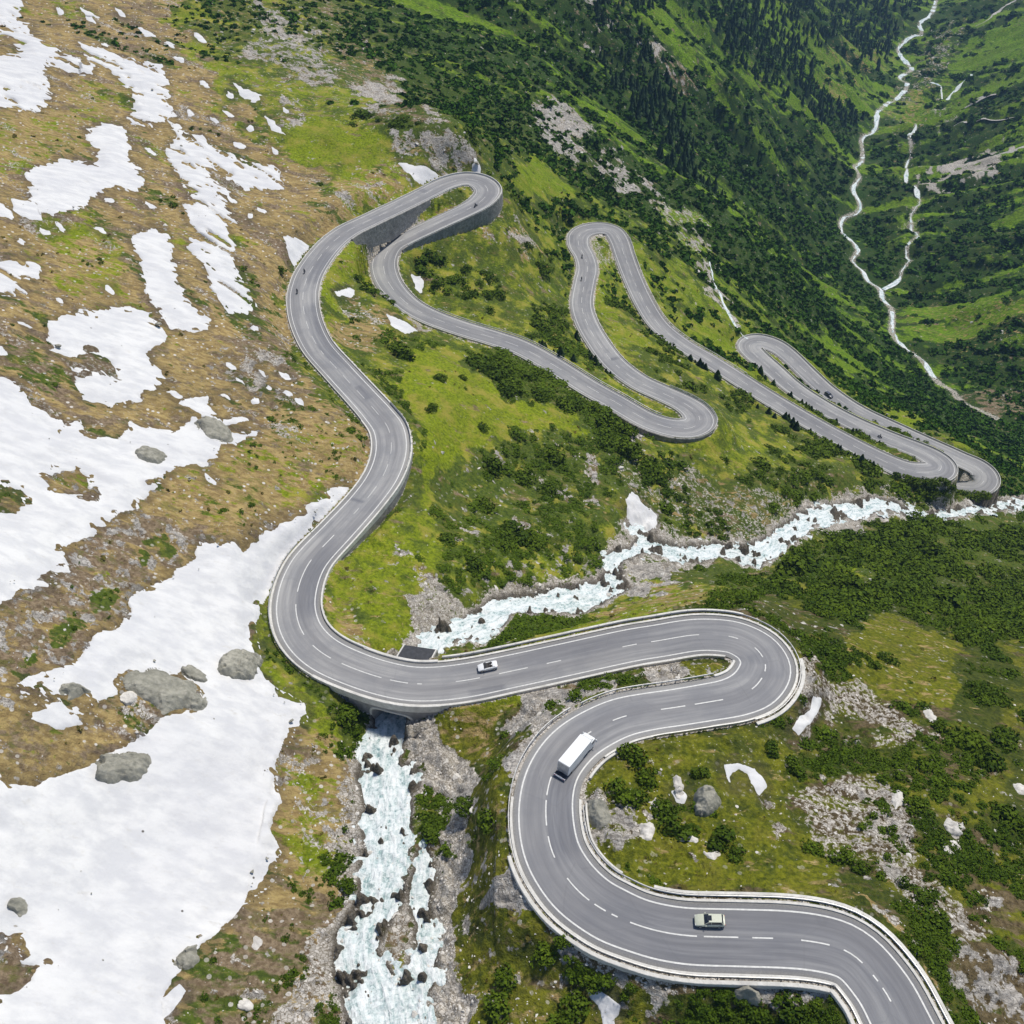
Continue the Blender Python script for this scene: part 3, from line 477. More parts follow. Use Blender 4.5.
# ------------------------------------------------------------------ relief
rock = WT[..., R_] + 0.7 * WT[..., S_]
far = sstep(420, 900, DEP)
amp = (1 - np.clip(ROADM, 0, 1)) * (1 - 0.85 * WATM) * np.where(TUN, 0, 1)
snowin = sstep(0.5, 4, SNM)
rel = fbm(X / 11, Y / 11, 3, 61) * 1.5 * (1 - .6 * snowin) + (np.abs(fbm(X / 4.5, Y / 4.5, 3, 71)) - .25) * (0.7 + 2.4 * rock) * (1 - .95 * snowin)
rel += fbm(X / 1.6, Y / 1.6, 3, 81) * (0.3 + 0.9 * rock) * (1 - .95 * snowin) * np.clip(300 / DEP, 0, 1)
rel += far * (-np.abs(fbm((X + .1 * Y) / 260, Y / 55, 4, 91)) * 30 + 8 + fbm(X / 60, Y / 28, 3, 95) * 10) * sstep(12, 45, np.abs(PX - np.interp(PY, [0, 60, 150, 240, 300, 380, 430], [935, 903, 858, 850, 888, 940, 1010])) * DEP / F)
Z = Z + rel * amp

# far river: a shallow bed
FR = [(945,-25),(938,-5),(935,5),(930,15),(920,22),(922,32),(910,36),(898,48),(905,60),(912,68),(900,76),(908,83),(900,95),(888,102),(878,110),(877,118),(875,128),(862,137),(863,150),(862,160),(855,165),(860,175),(853,188),(860,200),(858,210),(843,217),(842,230),(855,243),(858,250),(853,257),(856,263),(862,268),(870,280),(880,287),(884,298),(892,306),(893,318),(893,330),(905,345),(918,353),(925,362),(935,375),(942,382),(955,390),(962,398),(975,405),(985,410),(1005,420),(1024,430),(1070,448)]
FR2 = [(910,122),(915,130),(908,140),(912,155),(905,170),(908,185),(915,195),(919,205),(909,220),(911,231),(915,243),(906,250),(912,258),(902,270),(899,279),(884,288)]


def grid_sample(G, x, y):
    r = np.hypot(x, y); a = np.arctan2(x, y)
    return bil(G, (np.log(np.maximum(r, R0)) - lr[0]) / (lr[1] - lr[0]), (a + AZ) / (az[1] - az[0]))


def at(px, py, G=None):
    """ground point seen at a pixel: march down the sight line on the height grid"""
    G = Z if G is None else G
    px = np.atleast_1d(np.asarray(px, float)); py = np.atleast_1d(np.asarray(py, float))
    u = (px - 512) / F; v = (py - 512) / F
    D = np.stack([u, S45 * (1 - v), -S45 * (1 + v)], 1)
    t = np.full(len(px), 60.0); done = np.zeros(len(px), bool); lo = t.copy()
    for k in range(900):
        p = D * t[:, None]
        hit = p[:, 2] < grid_sample(G, p[:, 0], p[:, 1])
        done |= hit
        lo = np.where(done, lo, t)
        t = np.where(done, t, t * 1.005)
        if done.all():
            break
    hi = t.copy()
    for k in range(14):
        mid = (lo + hi) / 2; p = D * mid[:, None]
        hit = p[:, 2] < grid_sample(G, p[:, 0], p[:, 1])
        hi = np.where(hit, mid, hi); lo = np.where(hit, lo, mid)
    return D * hi[:, None], hi


def at1(px, py):
    p, d = at([px], [py])
    return Vector(p[0]), float(d[0])


def world_line(pts, step=3.0):
    q = catmull([(a, b) for a, b in pts], 6)
    p, d = at(q[:, 0], q[:, 1], BASE)
    out, _ = resample(np.column_stack([p, d]), step)
    for k in (0, 1, 2):
        out[:, k] = smooth1d(out[:, k], 1)
    return out


FRW = world_line(FR); FRW2 = world_line(FR2)
FRD = np.full(X.shape, 1e3)
mfar = (Y > 380) & (X > 120) & (PX > 780) & (PY < 520)
fx, fy = X[mfar], Y[mfar]
dmin = np.full(len(fx), 1e9)
for L, w0 in ((FRW[:int(len(FRW) * .97)], 1.0), (FRW2, 1.6)):
    kk = KDTree(len(L))
    for i, p in enumerate(L):
        kk.insert((p[0], p[1], 0), i)
    kk.balance()
    tmp = np.array([kk.find((a, b, 0))[2] for a, b in zip(fx, fy)]) * w0
    dmin = np.minimum(dmin, tmp)
FRD[mfar] = dmin
Z = Z - 2.2 * (1 - sstep(4, 14, FRD))
gvl = (1 - sstep(1.5, 5, FRD)) * .6
WT *= (1 - gvl)[..., None]; WT[..., S_] += gvl
PX2, PY2, DEP2 = project(X, Y, Z)

# ================================================================== materials
def new_mat(name):
    m = bpy.data.materials.new(name); m.use_nodes = True
    nt = m.node_tree; nt.nodes.clear()
    out = nt.nodes.new('ShaderNodeOutputMaterial'); b = nt.nodes.new('ShaderNodeBsdfPrincipled')
    nt.links.new(b.outputs[0], out.inputs[0])
    return m, nt, b


class NB:
    """small helper that writes node graphs"""
    def __init__(s, nt):
        s.nt = nt

    def n(s, t, **kw):
        x = s.nt.nodes.new(t)
        for k, v in kw.items():
            setattr(x, k, v)
        return x

    def l(s, a, b):
        s.nt.links.new(a, b)

    def pos(s, scale=(1, 1, 1), rot=0.0, loc=(0, 0, 0)):
        g = s.n('ShaderNodeNewGeometry'); mp = s.n('ShaderNodeMapping')
        mp.inputs['Scale'].default_value = scale; mp.inputs['Rotation'].default_value = (0, 0, rot); mp.inputs['Location'].default_value = loc
        s.l(g.outputs['Position'], mp.inputs['Vector'])
        return mp.outputs[0]

    def noise(s, vec, scale, detail=4, rough=.55, dist=0):
        x = s.n('ShaderNodeTexNoise'); x.inputs['Scale'].default_value = scale; x.inputs['Detail'].default_value = detail
        x.inputs['Roughness'].default_value = rough; x.inputs['Distortion'].default_value = dist
        if vec is not None:
            s.l(vec, x.inputs['Vector'])
        return x.outputs['Fac']

    def math(s, op, a, b=None, c=None, clamp=False):
        x = s.n('ShaderNodeMath', operation=op, use_clamp=clamp)
        for i, v in enumerate((a, b, c)):
            if v is None:
                continue
            if isinstance(v, (int, float)):
                x.inputs[i].default_value = v
            else:
                s.l(v, x.inputs[i])
        return x.outputs[0]

    def ramp(s, v, lo, hi, a=0., b=1.):
        x = s.n('ShaderNodeMapRange', interpolation_type='SMOOTHSTEP')
        s.l(v, x.inputs[0])
        for i, q in enumerate((lo, hi, a, b)):
            x.inputs[i + 1].default_value = q
        return x.outputs[0]

    def mix(s, f, a, b):
        x = s.n('ShaderNodeMix', data_type='RGBA')
        if isinstance(f, (int, float)):
            x.inputs[0].default_value = f
        else:
            s.l(f, x.inputs[0])
        for i, v in ((6, a), (7, b)):
            if isinstance(v, tuple):
                x.inputs[i].default_value = (*v, 1)
            else:
                s.l(v, x.inputs[i])
        return x.outputs[2]

    def attr(s, name):
        x = s.n('ShaderNodeAttribute'); x.attribute_name = name
        return x

    def sep(s, c):
        x = s.n('ShaderNodeSeparateColor'); s.l(c, x.inputs[0]); return x.outputs

    def bump(s, h, b, strength=.6, dist=.4):
        x = s.n('ShaderNodeBump'); x.inputs['Strength'].default_value = strength; x.inputs['Distance'].default_value = dist
        s.l(h, x.inputs['Height']); s.l(x.outputs[0], b.inputs['Normal'])


def simple(name, col, rough=.6, metal=0., var=.12, scale=3., bump=0., spec=.3):
    m, nt, b = new_mat(name); q = NB(nt)
    tc = q.n('ShaderNodeTexCoord').outputs['Object']
    nz = q.noise(tc, scale, 5)
    c = q.mix(q.ramp(nz, .3, .7), tuple(v * (1 - var) for v in col), tuple(min(1, v * (1 + var)) for v in col))
    q.l(c, b.inputs['Base Color']); b.inputs['Roughness'].default_value = rough; b.inputs['Metallic'].default_value = metal
    b.inputs['Specular IOR Level'].default_value = spec
    if bump:
        q.bump(nz, b, .7, bump)
    return m


def mat_ground():
    m, nt, b = new_mat('alpine_ground'); q = NB(nt)
    A = q.sep(q.attr('za').outputs['Color']); B = q.sep(q.attr('zb').outputs['Color'])
    P = q.pos(); PA = q.pos((.38, 1, 1), math.radians(22))
    big = q.noise(P, .05, 3); mid = q.noise(PA, .28, 5, .6); fine = q.noise(P, 1.1, 5, .65); an = q.noise(PA, .9, 5, .65); tiny = q.noise(P, 3.2, 3, .6)
    an2 = q.noise(q.pos((.38, 1, 1), math.radians(22), (37, 11, 5)), .55, 6, .65)
    mid2 = q.noise(q.pos((1, 1, 1), .3, (71, 3, 9)), .16, 6, .62); mid3 = q.noise(q.pos((1, 1, 1), .9, (7, 53, 2)), .33, 6, .62)

    def fac(w, nz, k=3.0, s=.10):
        v = q.math('ADD', w, q.math('MULTIPLY', q.math('SUBTRACT', nz, .5), k))
        return q.ramp(v, .5 - s, .5 + s)
    lush_shade = q.attr('lush_shade').outputs['Fac']
    turf = q.mix(q.ramp(an, .36, .64), (.25, .175, .075), (.45, .335, .14))
    turf = q.mix(q.ramp(mid, .52, .68), turf, (.235, .21, .055))
    turf = q.mix(q.ramp(fine, .58, .72), turf, (.52, .44, .33))
    grass = q.mix(q.ramp(fine, .32, .66), (.11, .155, .008), (.255, .315, .012))
    grass = q.mix(q.ramp(mid2, .48, .68), grass, (.33, .30, .05))
    grass = q.mix(q.ramp(tiny, .58, .75), grass, (.09, .12, .012))
    dark = q.mix(q.ramp(fine, .35, .65), (.045, .075, .011), (.105, .145, .018))
    dark = q.mix(q.ramp(mid, .5, .7), dark, (.13, .135, .025))
    grass = q.mix(q.math('MULTIPLY', lush_shade, .9), grass, q.mix(q.ramp(an, .35, .65), (.04, .10, .004), (.17, .30, .008)))
    dark = q.mix(q.math('MULTIPLY', lush_shade, .9), dark, q.mix(q.ramp(fine, .35, .65), (.010, .034, .005), (.028, .072, .007)))  # valley cloud shade mixed into the colour of the lush growth
    heath = q.mix(q.ramp(fine, .35, .65), (.15, .105, .065), (.31, .235, .155))
    heath = q.mix(q.ramp(an2, .5, .66), heath, (.155, .145, .05))
    rk = q.noise(q.pos((.55, 1, 1.6), .7, (3, 17, 8)), .9, 7, .68, .8); crack = q.ramp(q.math('ABSOLUTE', q.math('SUBTRACT', rk, .5)), .004, .035)
    rockc = q.mix(q.ramp(an, .3, .68), (.22, .205, .19), (.60, .57, .53))
    rockc = q.mix(crack, (.15, .135, .12), rockc)
    wv = q.n('ShaderNodeTexNoise'); wv.inputs['Scale'].default_value = .8; q.l(P, wv.inputs['Vector']); PVn = q.n('ShaderNodeVectorMath', operation='MULTIPLY_ADD'); q.l(wv.outputs['Color'], PVn.inputs[0]); PVn.inputs[1].default_value = (1.3, 1.3, 1.3); q.l(P, PVn.inputs[2]); PV = PVn.outputs[0]
    v2 = q.n('ShaderNodeTexVoronoi'); v2.inputs['Scale'].default_value = 1.5; q.l(PV, v2.inputs['Vector'])
    v2e = q.n('ShaderNodeTexVoronoi', feature='DISTANCE_TO_EDGE'); v2e.inputs['Scale'].default_value = 1.5; q.l(PV, v2e.inputs['Vector'])
    sv = q.sep(v2.outputs['Color'])[0]
    grav = q.mix(sv, (.40, .37, .33), (.70, .66, .61))
    grav = q.mix(q.ramp(v2e.outputs['Distance'], .0, .14), (.22, .19, .15), grav)
    moor = q.attr('moor').outputs['Fac']
    grass = q.mix(moor, grass, q.mix(q.ramp(fine, .32, .66), (.055, .065, .006), (.175, .175, .012)))
    heath = q.mix(moor, heath, q.mix(q.ramp(fine, .35, .65), (.05, .038, .016), (.15, .115, .055)))
    dark = q.mix(moor, dark, q.mix(q.ramp(fine, .35, .65), (.028, .044, .007), (.075, .09, .012)))
    col = q.mix(fac(A[1], mid2, 2.6, .26), dark, grass)
    # relative weights: each kind wins where its share plus noise passes one half
    col = q.mix(fac(A[0], an2, 3.0, .16), col, turf)
    col = q.mix(fac(B[2], mid, 3.0, .16), col, heath)
    col = q.mix(fac(B[1], fine, 2.2, .06), col, grav)
    col = q.mix(fac(B[0], mid3, 3.0, .06), col, rockc)
    # pale stones strewn over the turf
    v3 = q.n('ShaderNodeTexVoronoi'); v3.inputs['Scale'].default_value = .75; v3.inputs['Randomness'].default_value = 1; q.l(P, v3.inputs['Vector'])
    s3 = q.sep(v3.outputs['Color'])
    st = q.math('MULTIPLY', q.ramp(v3.outputs['Distance'], .34, .26), q.math('GREATER_THAN', s3[1], .82))
    st = q.math('MULTIPLY', st, q.attr('stones').outputs['Fac'])
    col = q.mix(st, col, q.mix(s3[0], (.50, .46, .41), (.74, .70, .64)))
    wet = q.attr('wet').outputs['Fac']
    col = q.mix(q.math('MULTIPLY', wet, .8), col, (.055, .045, .036))
    col = q.mix(q.ramp(big, .35, .65, 0, .16), col, (.09, .08, .03))
    q.l(col, b.inputs['Base Color']); b.inputs['Roughness'].default_value = .93; b.inputs['Specular IOR Level'].default_value = .12
    h = q.math('ADD', q.math('MULTIPLY', fine, .7), q.math('MULTIPLY', tiny, .35))
    q.bump(h, b, .95, .9)
    return m


def mat_snow():
    m, nt, b = new_mat('old_spring_snow'); q = NB(nt)
    PA = q.pos((.25, 1, 1), math.radians(-55)); P = q.pos()
    a = q.noise(PA, .35, 6, .6); f = q.noise(P, 1.4, 5, .6); g = q.noise(P, .045, 3); d = q.noise(q.pos((.3, 1, 1), .9, (9, 4, 2)), .8, 6, .7)
    c = q.mix(q.ramp(a, .35, .65), (.55, .555, .57), (.68, .68, .675))
    c = q.mix(q.ramp(d, .56, .78, 0, .6), c, (.47, .45, .41))
    c = q.mix(q.ramp(g, .4, .7, 0, .35), c, (.54, .545, .575))
    v = q.n('ShaderNodeTexVoronoi'); v.inputs['Scale'].default_value = .45; q.l(P, v.inputs['Vector'])
    sp = q.math('MULTIPLY', q.ramp(v.outputs['Distance'], .12, .08), q.math('GREATER_THAN', q.sep(v.outputs['Color'])[0], .955))
    c = q.mix(sp, c, (.12, .11, .10))
    q.l(c, b.inputs['Base Color']); b.inputs['Roughness'].default_value = .75; b.inputs['Specular IOR Level'].default_value = .25
    h = q.math('ADD', q.math('MULTIPLY', a, .6), q.math('MULTIPLY', f, .35))
    q.bump(h, b, .55, .45)
    return m


def mat_water(name, sc, foamlo, foamhi, white=.78):
    m, nt, b = new_mat(name); q = NB(nt)
    at_ = q.attr('flow').outputs['Color']
    mp = q.n('ShaderNodeMapping'); mp.inputs['Scale'].default_value = (1.25, .42, 1); q.l(at_, mp.inputs['Vector'])
    n1 = q.noise(mp.outputs[0], .55 * sc, 6, .62, 1.2); n2 = q.noise(q.pos(), 1.3 * sc, 5, .65, .6)
    v = q.math('ADD', q.math('MULTIPLY', n1, .7), q.math('MULTIPLY', n2, .3))
    f = q.ramp(v, foamlo, foamhi)
    deep = q.mix(q.ramp(n2, .35, .65), (.19, .31, .315), (.50, .62, .62))
    c = q.mix(f, deep, (white * .97, white * 1.02, white * 1.03))
    q.l(c, b.inputs['Base Color'])
    r = q.ramp(f, 0, 1, .15, .75); q.l(r, b.inputs['Roughness'])
    q.bump(v, b, 1.0, .8)
    return m


def mat_road():
    m, nt, b = new_mat('weathered_asphalt'); q = NB(nt)
    uv = q.n('ShaderNodeUVMap'); uv.uv_map = 'UVMap'
    s = q.n('ShaderNodeSeparateXYZ'); q.l(uv.outputs[0], s.inputs[0])
    u, v = s.outputs[0], s.outputs[1]
    P = q.pos()
    mp = q.n('ShaderNodeMapping'); mp.inputs['Scale'].default_value = (1.1, .05, 1); q.l(uv.outputs[0], mp.inputs['Vector'])
    lane = q.noise(mp.outputs[0], 1.6, 4, .6); fine = q.noise(P, 5., 4, .7); blot = q.noise(P, .12, 4, .6)
    c = q.mix(q.ramp(lane, .3, .7), (.265, .265, .27), (.355, .35, .345))
    au = q.math('ABSOLUTE', u)
    tr = q.math('ADD', q.ramp(q.math('ABSOLUTE', q.math('SUBTRACT', au, 1.25)), .45, .1), q.ramp(q.math('ABSOLUTE', q.math('SUBTRACT', au, 2.95)), .45, .1))
    c = q.mix(q.math('MULTIPLY', tr, .25), c, (.15, .15, .16))
    c = q.mix(q.ramp(blot, .42, .62, 0, .5), c, (.20, .205, .22))
    c = q.mix(q.ramp(fine, .45, .8, 0, .3), c, (.36, .35, .34))
    dk = q.attr('patch').outputs['Fac']
    c = q.mix(q.math('MULTIPLY', dk, .85), c, q.mix(q.ramp(lane, .3, .7), (.105, .11, .13), (.165, .17, .19)))
    mpw = q.n('ShaderNodeMapping'); mpw.inputs['Scale'].default_value = (.22, .014, 1); q.l(uv.outputs[0], mpw.inputs['Vector']); wl = q.noise(mpw.outputs[0], 1., 3, .5)
    c = q.mix(q.ramp(wl, .42, .6, 0, .5), c, (.17, .17, .18)); c = q.mix(q.ramp(wl, .46, .3, 0, .35), c, (.42, .415, .40))
    edge = q.attr('edge').outputs['Fac']
    c = q.mix(q.math('MULTIPLY', edge, .65), c, q.mix(q.ramp(fine, .4, .6), (.16, .155, .14), (.27, .26, .235)))
    # sealed cracks across and along
    mp2 = q.n('ShaderNodeMapping'); mp2.inputs['Scale'].default_value = (.12, .06, 1); q.l(uv.outputs[0], mp2.inputs['Vector'])
    vo = q.n('ShaderNodeTexVoronoi', feature='DISTANCE_TO_EDGE'); vo.inputs['Scale'].default_value = 1.; q.l(mp2.outputs[0], vo.inputs['Vector'])
    ck = q.math('MULTIPLY', q.ramp(vo.outputs['Distance'], .008, .003), .12)
    c = q.mix(ck, c, (.10, .10, .105))
    q.l(c, b.inputs['Base Color']); b.inputs['Roughness'].default_value = .8; b.inputs['Specular IOR Level'].default_value = .25
    q.bump(fine, b, .3, .05)
    return m


def mat_stone(name, lo, hi, scale=1.2, blocks=False):
    m, nt, b = new_mat(name); q = NB(nt)
    tc = q.n('ShaderNodeTexCoord').outputs['Object']
    P = q.pos()
    oi = q.n('ShaderNodeObjectInfo')
    n1 = q.noise(P, scale, 6, .62); n2 = q.noise(P, scale * .25, 3)
    c = q.mix(q.ramp(n1, .3, .7), lo, hi)
    c = q.mix(q.ramp(n2, .5, .7, 0, .5), c, tuple(v * .62 for v in lo))
    c = q.mix(q.math('MULTIPLY', oi.outputs['Random'], .3), c, tuple(v * .55 for v in hi))
    if blocks:
        br = q.n('ShaderNodeTexBrick'); br.inputs['Scale'].default_value = 1; br.inputs['Brick Width'].default_value = .9; br.inputs['Row Height'].default_value = .45; br.inputs['Mortar Size'].default_value = .035
        uv = q.n('ShaderNodeUVMap'); uv.uv_map = 'UVMap'; q.l(uv.outputs[0], br.inputs['Vector'])
        br.inputs['Color1'].default_value = (.8, .8, .8, 1); br.inputs['Color2'].default_value = (1, 1, 1, 1); br.inputs['Mortar'].default_value = (.45, .45, .45, 1)
        mx = q.n('ShaderNodeMix', data_type='RGBA', blend_type='MULTIPLY'); mx.inputs[0].default_value = .8
        q.l(c, mx.inputs[6]); q.l(br.outputs['Color'], mx.inputs[7]); c = mx.outputs[2]
    q.l(c, b.inputs['Base Color']); b.inputs['Roughness'].default_value = .9; b.inputs['Specular IOR Level'].default_value = .15
    q.bump(n1, b, .8, .25)
    return m


def mat_leaf(name, lo, hi, use_tint):
    m, nt, b = new_mat(name); q = NB(nt)
    if use_tint:
        t = q.sep(q.attr('tint').outputs['Color'])
        r, k = t[0], t[1]
    else:
        r = q.n('ShaderNodeObjectInfo').outputs['Random']; k = q.sep(q.attr('tint').outputs['Color'])[1]
    c = q.mix(r, lo, hi)
    mx = q.mix(k, tuple(v * .55 for v in lo), (hi[0] * 1.25, hi[1] * 1.2, hi[2]))
    c = q.mix(.5, c, mx)
    q.l(c, b.inputs['Base Color']); b.inputs['Roughness'].default_value = .7; b.inputs['Specular IOR Level'].default_value = .06
    return m


M = dict(
    ground=mat_ground(), snow=mat_snow(), torrent=mat_water('white_torrent', 1.0, .33, .60), river=mat_water('far_river', 0.6, .36, .6, .72), road=mat_road(),
    line=simple('road_paint', (.62, .62, .60), .6, var=.12, scale=2), steel=simple('galvanised_steel', (.50, .50, .49), .45, .55, .15, 1.5), post=simple('weathered_post', (.20, .19, .18), .7),
    concrete=mat_stone('kerb_concrete', (.60, .585, .54), (.76, .745, .71), 1.4), wall=mat_stone('wall_masonry', (.24, .23, .215), (.44, .425, .40), .9, True), bridge=mat_stone('bridge_concrete', (.25, .25, .25), (.42, .41, .395), .8),
    boulder=mat_stone('lichen_granite', (.23, .225, .185), (.40, .385, .325), .9), pale=mat_stone('pale_gneiss', (.50, .475, .435), (.76, .73, .68), 1.0),
    leaf=mat_leaf('alder_leaves', (.026, .056, .004), (.085, .135, .008), True), leafi=mat_leaf('alder_leaves_single', (.028, .058, .005), (.088, .135, .009), False),
    needle=mat_leaf('spruce_needles', (.02, .045, .02), (.05, .09, .032), True), needlei=mat_leaf('spruce_needles_single', (.014, .032, .012), (.04, .07, .02), False), wood=simple('bark', (.10, .075, .055), .9),
    white=simple('white_coach_paint', (.78, .79, .80), .35, var=.03, spec=.5), khaki=simple('pale_green_paint', (.50, .52, .42), .3, var=.04, spec=.5), glass=simple('tinted_glass', (.02, .023, .03), .08, spec=.6),
    black=simple('black_rubber', (.02, .02, .02), .8), dark=simple('dark_trim', (.05, .05, .055), .6), lamp_red=simple('tail_lamp_red', (.45, .03, .02), .3), lamp=simple('headlamp_lens', (.75, .75, .73), .15), slab=simple('tarred_slab', (.035, .038, .045), .6, var=.3, scale=1.2),
    cloth=simple('riding_suit', (.03, .03, .035), .8), skin=simple('skin', (.5, .3, .22), .6), helmet=simple('helmet_shell', (.55, .08, .06), .3), paint=simple('motorcycle_paint', (.08, .09, .12), .3), interior=simple('dark_seat_cloth', (.05, .045, .045), .8))


# ================================================================== mesh helpers
def tagobj(o, label=None, cat=None, group=None, kind=None):
    for k, v in (('label', label), ('category', cat), ('group', group), ('kind', kind)):
        if v:
            o[k] = v
    return o


def link(o, parent=None):
    COL.objects.link(o)
    if parent is not None:
        o.parent = parent
    return o


def npmesh(name, V, Fq, mat, smooth=True):
    """V (n,3); Fq (m,3) or (m,4) int"""
    me = bpy.data.meshes.new(name)
    V = np.ascontiguousarray(V, np.float32); Fq = np.ascontiguousarray(Fq, np.int32)
    k = Fq.shape[1]
    me.vertices.add(len(V)); me.vertices.foreach_set('co', V.ravel())
    me.loops.add(Fq.size); me.loops.foreach_set('vertex_index', Fq.ravel())
    me.polygons.add(len(Fq)); me.polygons.foreach_set('loop_start', np.arange(0, Fq.size, k, dtype=np.int32))
    try:
        me.polygons.foreach_set('loop_total', np.full(len(Fq), k, np.int32))
    except Exception:
        pass
    me.polygons.foreach_set('use_smooth', np.full(len(Fq), smooth, bool))
    me.update(calc_edges=True)
    if mat:
        me.materials.append(mat)
    return me


def col_attr(me, name, C):
    a = me.attributes.new(name, 'FLOAT_COLOR', 'POINT')
    C = np.asarray(C, np.float32)
    if C.shape[1] == 3:
        C = np.column_stack([C, np.ones(len(C), np.float32)])
    a.data.foreach_set('color', np.ascontiguousarray(C).ravel())


def val_attr(me, name, v):
    a = me.attributes.new(name, 'FLOAT', 'POINT'); a.data.foreach_set('value', np.ascontiguousarray(v, np.float32).ravel())


def uv_attr(me, uv):
    l = me.uv_layers.new(name='UVMap')
    vi = np.empty(len(me.loops), np.int32); me.loops.foreach_get('vertex_index', vi)
    l.data.foreach_set('uv', np.ascontiguousarray(uv[vi], np.float32).ravel())


class MB:
    """collects boxes, bars and lofts; build() makes one mesh object"""
    def __init__(s):
        s.v = []; s.f = []

    def add(s, V, Fc):
        o = len(s.v); s.v += [tuple(map(float, p)) for p in V]; s.f += [tuple(i + o for i in f) for f in Fc]

    def box(s, c, size, rz=0., M4=None):
        x, y, z = (q / 2 for q in size)
        P = [Vector((a, b_, c_)) for c_ in (-z, z) for a, b_ in ((-x, -y), (x, -y), (x, y), (-x, y))]
        R = Matrix.Rotation(rz, 3, 'Z')
        P = [R @ p + Vector(c) for p in P]
        s.add(P, [(3, 2, 1, 0), (4, 5, 6, 7), (0, 1, 5, 4), (1, 2, 6, 5), (2, 3, 7, 6), (3, 0, 4, 7)])

    def loft(s, rings, cap=True, closed=True):
        k = len(rings[0]); V = [p for r in rings for p in r]; Fc = []
        for i in range(len(rings) - 1):
            for j in range(k if closed else k - 1):
                a = i * k + j; b_ = i * k + (j + 1) % k
                Fc.append((a, b_, b_ + k, a + k))
        if cap:
            Fc.append(tuple(range(k))[::-1]); Fc.append(tuple((len(rings) - 1) * k + j for j in range(k)))
        s.add(V, Fc)

    def cyl(s, a, b_, r, k=14, r2=None):
        a = Vector(a); b_ = Vector(b_); d = (b_ - a).normalized(); u = d.orthogonal().normalized(); w = d.cross(u)
        r2 = r if r2 is None else r2
        s.loft([[p + (u * math.cos(t) + w * math.sin(t)) * q for t in [2 * math.pi * i / k for i in range(k)]] for p, q in ((a, r), (b_, r2))])

    def build(s, name, mat, parent=None, bevel=0., smooth=False, sub=0):
        me = bpy.data.meshes.new(name); me.from_pydata(s.v, [], s.f); me.update()
        if isinstance(mat, (list, tuple)):
            for q in mat:
                me.materials.append(q)
        else:
            me.materials.append(mat)
        if smooth:
            me.polygons.foreach_set('use_smooth', np.ones(len(me.polygons), bool))
        o = link(bpy.data.objects.new(name, me), parent)
        if bevel:
            md = o.modifiers.new('bevel', 'BEVEL'); md.width = bevel; md.segments = 2; md.limit_method = 'ANGLE'
        if sub:
            md = o.modifiers.new('sub', 'SUBSURF'); md.levels = sub; md.render_levels = sub
        return o


def empty(name, loc, rot=None):
    o = bpy.data.objects.new(name, None); o.location = loc
    if rot is not None:
        o.rotation_euler = rot
    COL.objects.link(o)
    return o


# ================================================================== ground sheet
def grid_faces(i0, i1, j0, j1, nj):
    I, J = np.meshgrid(np.arange(i0, i1), np.arange(j0, j1), indexing='ij')
    a = (I * nj + J).ravel()
    return np.column_stack([a, a + nj, a + nj + 1, a + 1])


Vg = np.column_stack([X.ravel(), Y.ravel(), Z.ravel()])
gm = npmesh('ground', Vg, grid_faces(0, NR - 1, 0, NA - 1, NA)[:, ::-1], M['ground'])
W2 = WT.reshape(-1, 6)
W2 = np.maximum(W2, 0); ep = 1e-4; gd = W2[:, G_] + W2[:, D_]; tgd = gd + W2[:, T_]; htgd = tgd + W2[:, H_]; ss_ = htgd + W2[:, S_]
col_attr(gm, 'za', np.column_stack([W2[:, T_] / (tgd + ep), W2[:, G_] / (gd + ep), gd * 0])); col_attr(gm, 'zb', np.column_stack([W2[:, R_] / (ss_ + W2[:, R_] + ep), W2[:, S_] / (ss_ + ep), W2[:, H_] / (htgd + ep)]))
stn = np.clip(.25 + 1.2 * W2[:, T_] + .5 * W2[:, H_] + .4 * W2[:, S_] - .2 * W2[:, G_], 0, 1) * (DEP.ravel() < 620) * (ROADM.ravel() < .98)
val_attr(gm, 'stones', stn)
val_attr(gm, 'lush_shade', (sstep(360, 640, DEP) * sstep(300, 430, PX)).ravel())  # far slopes: lusher growth, darkened to stand in for cloud shade
val_attr(gm, 'moor', MOOR.ravel())
rim = sstep(-2.6, -.3, SNM + 1.6 * fbm(X / 3, Y / 3, 3, 151)) * (SNM > -6) * .55
val_attr(gm, 'wet', np.maximum(sstep(-1.3, -.2, WFM) * (SD < 22), rim).ravel())
ground = link(bpy.data.objects.new('ground', gm)); M['brown'] = mat_stone('brown_outcrop', (.17, .12, .08), (.36, .28, .20), .8)
tagobj(ground, kind='structure', label='rough alpine hillside of brown turf, grass and rock dropping into a deep green valley', cat='hillside')

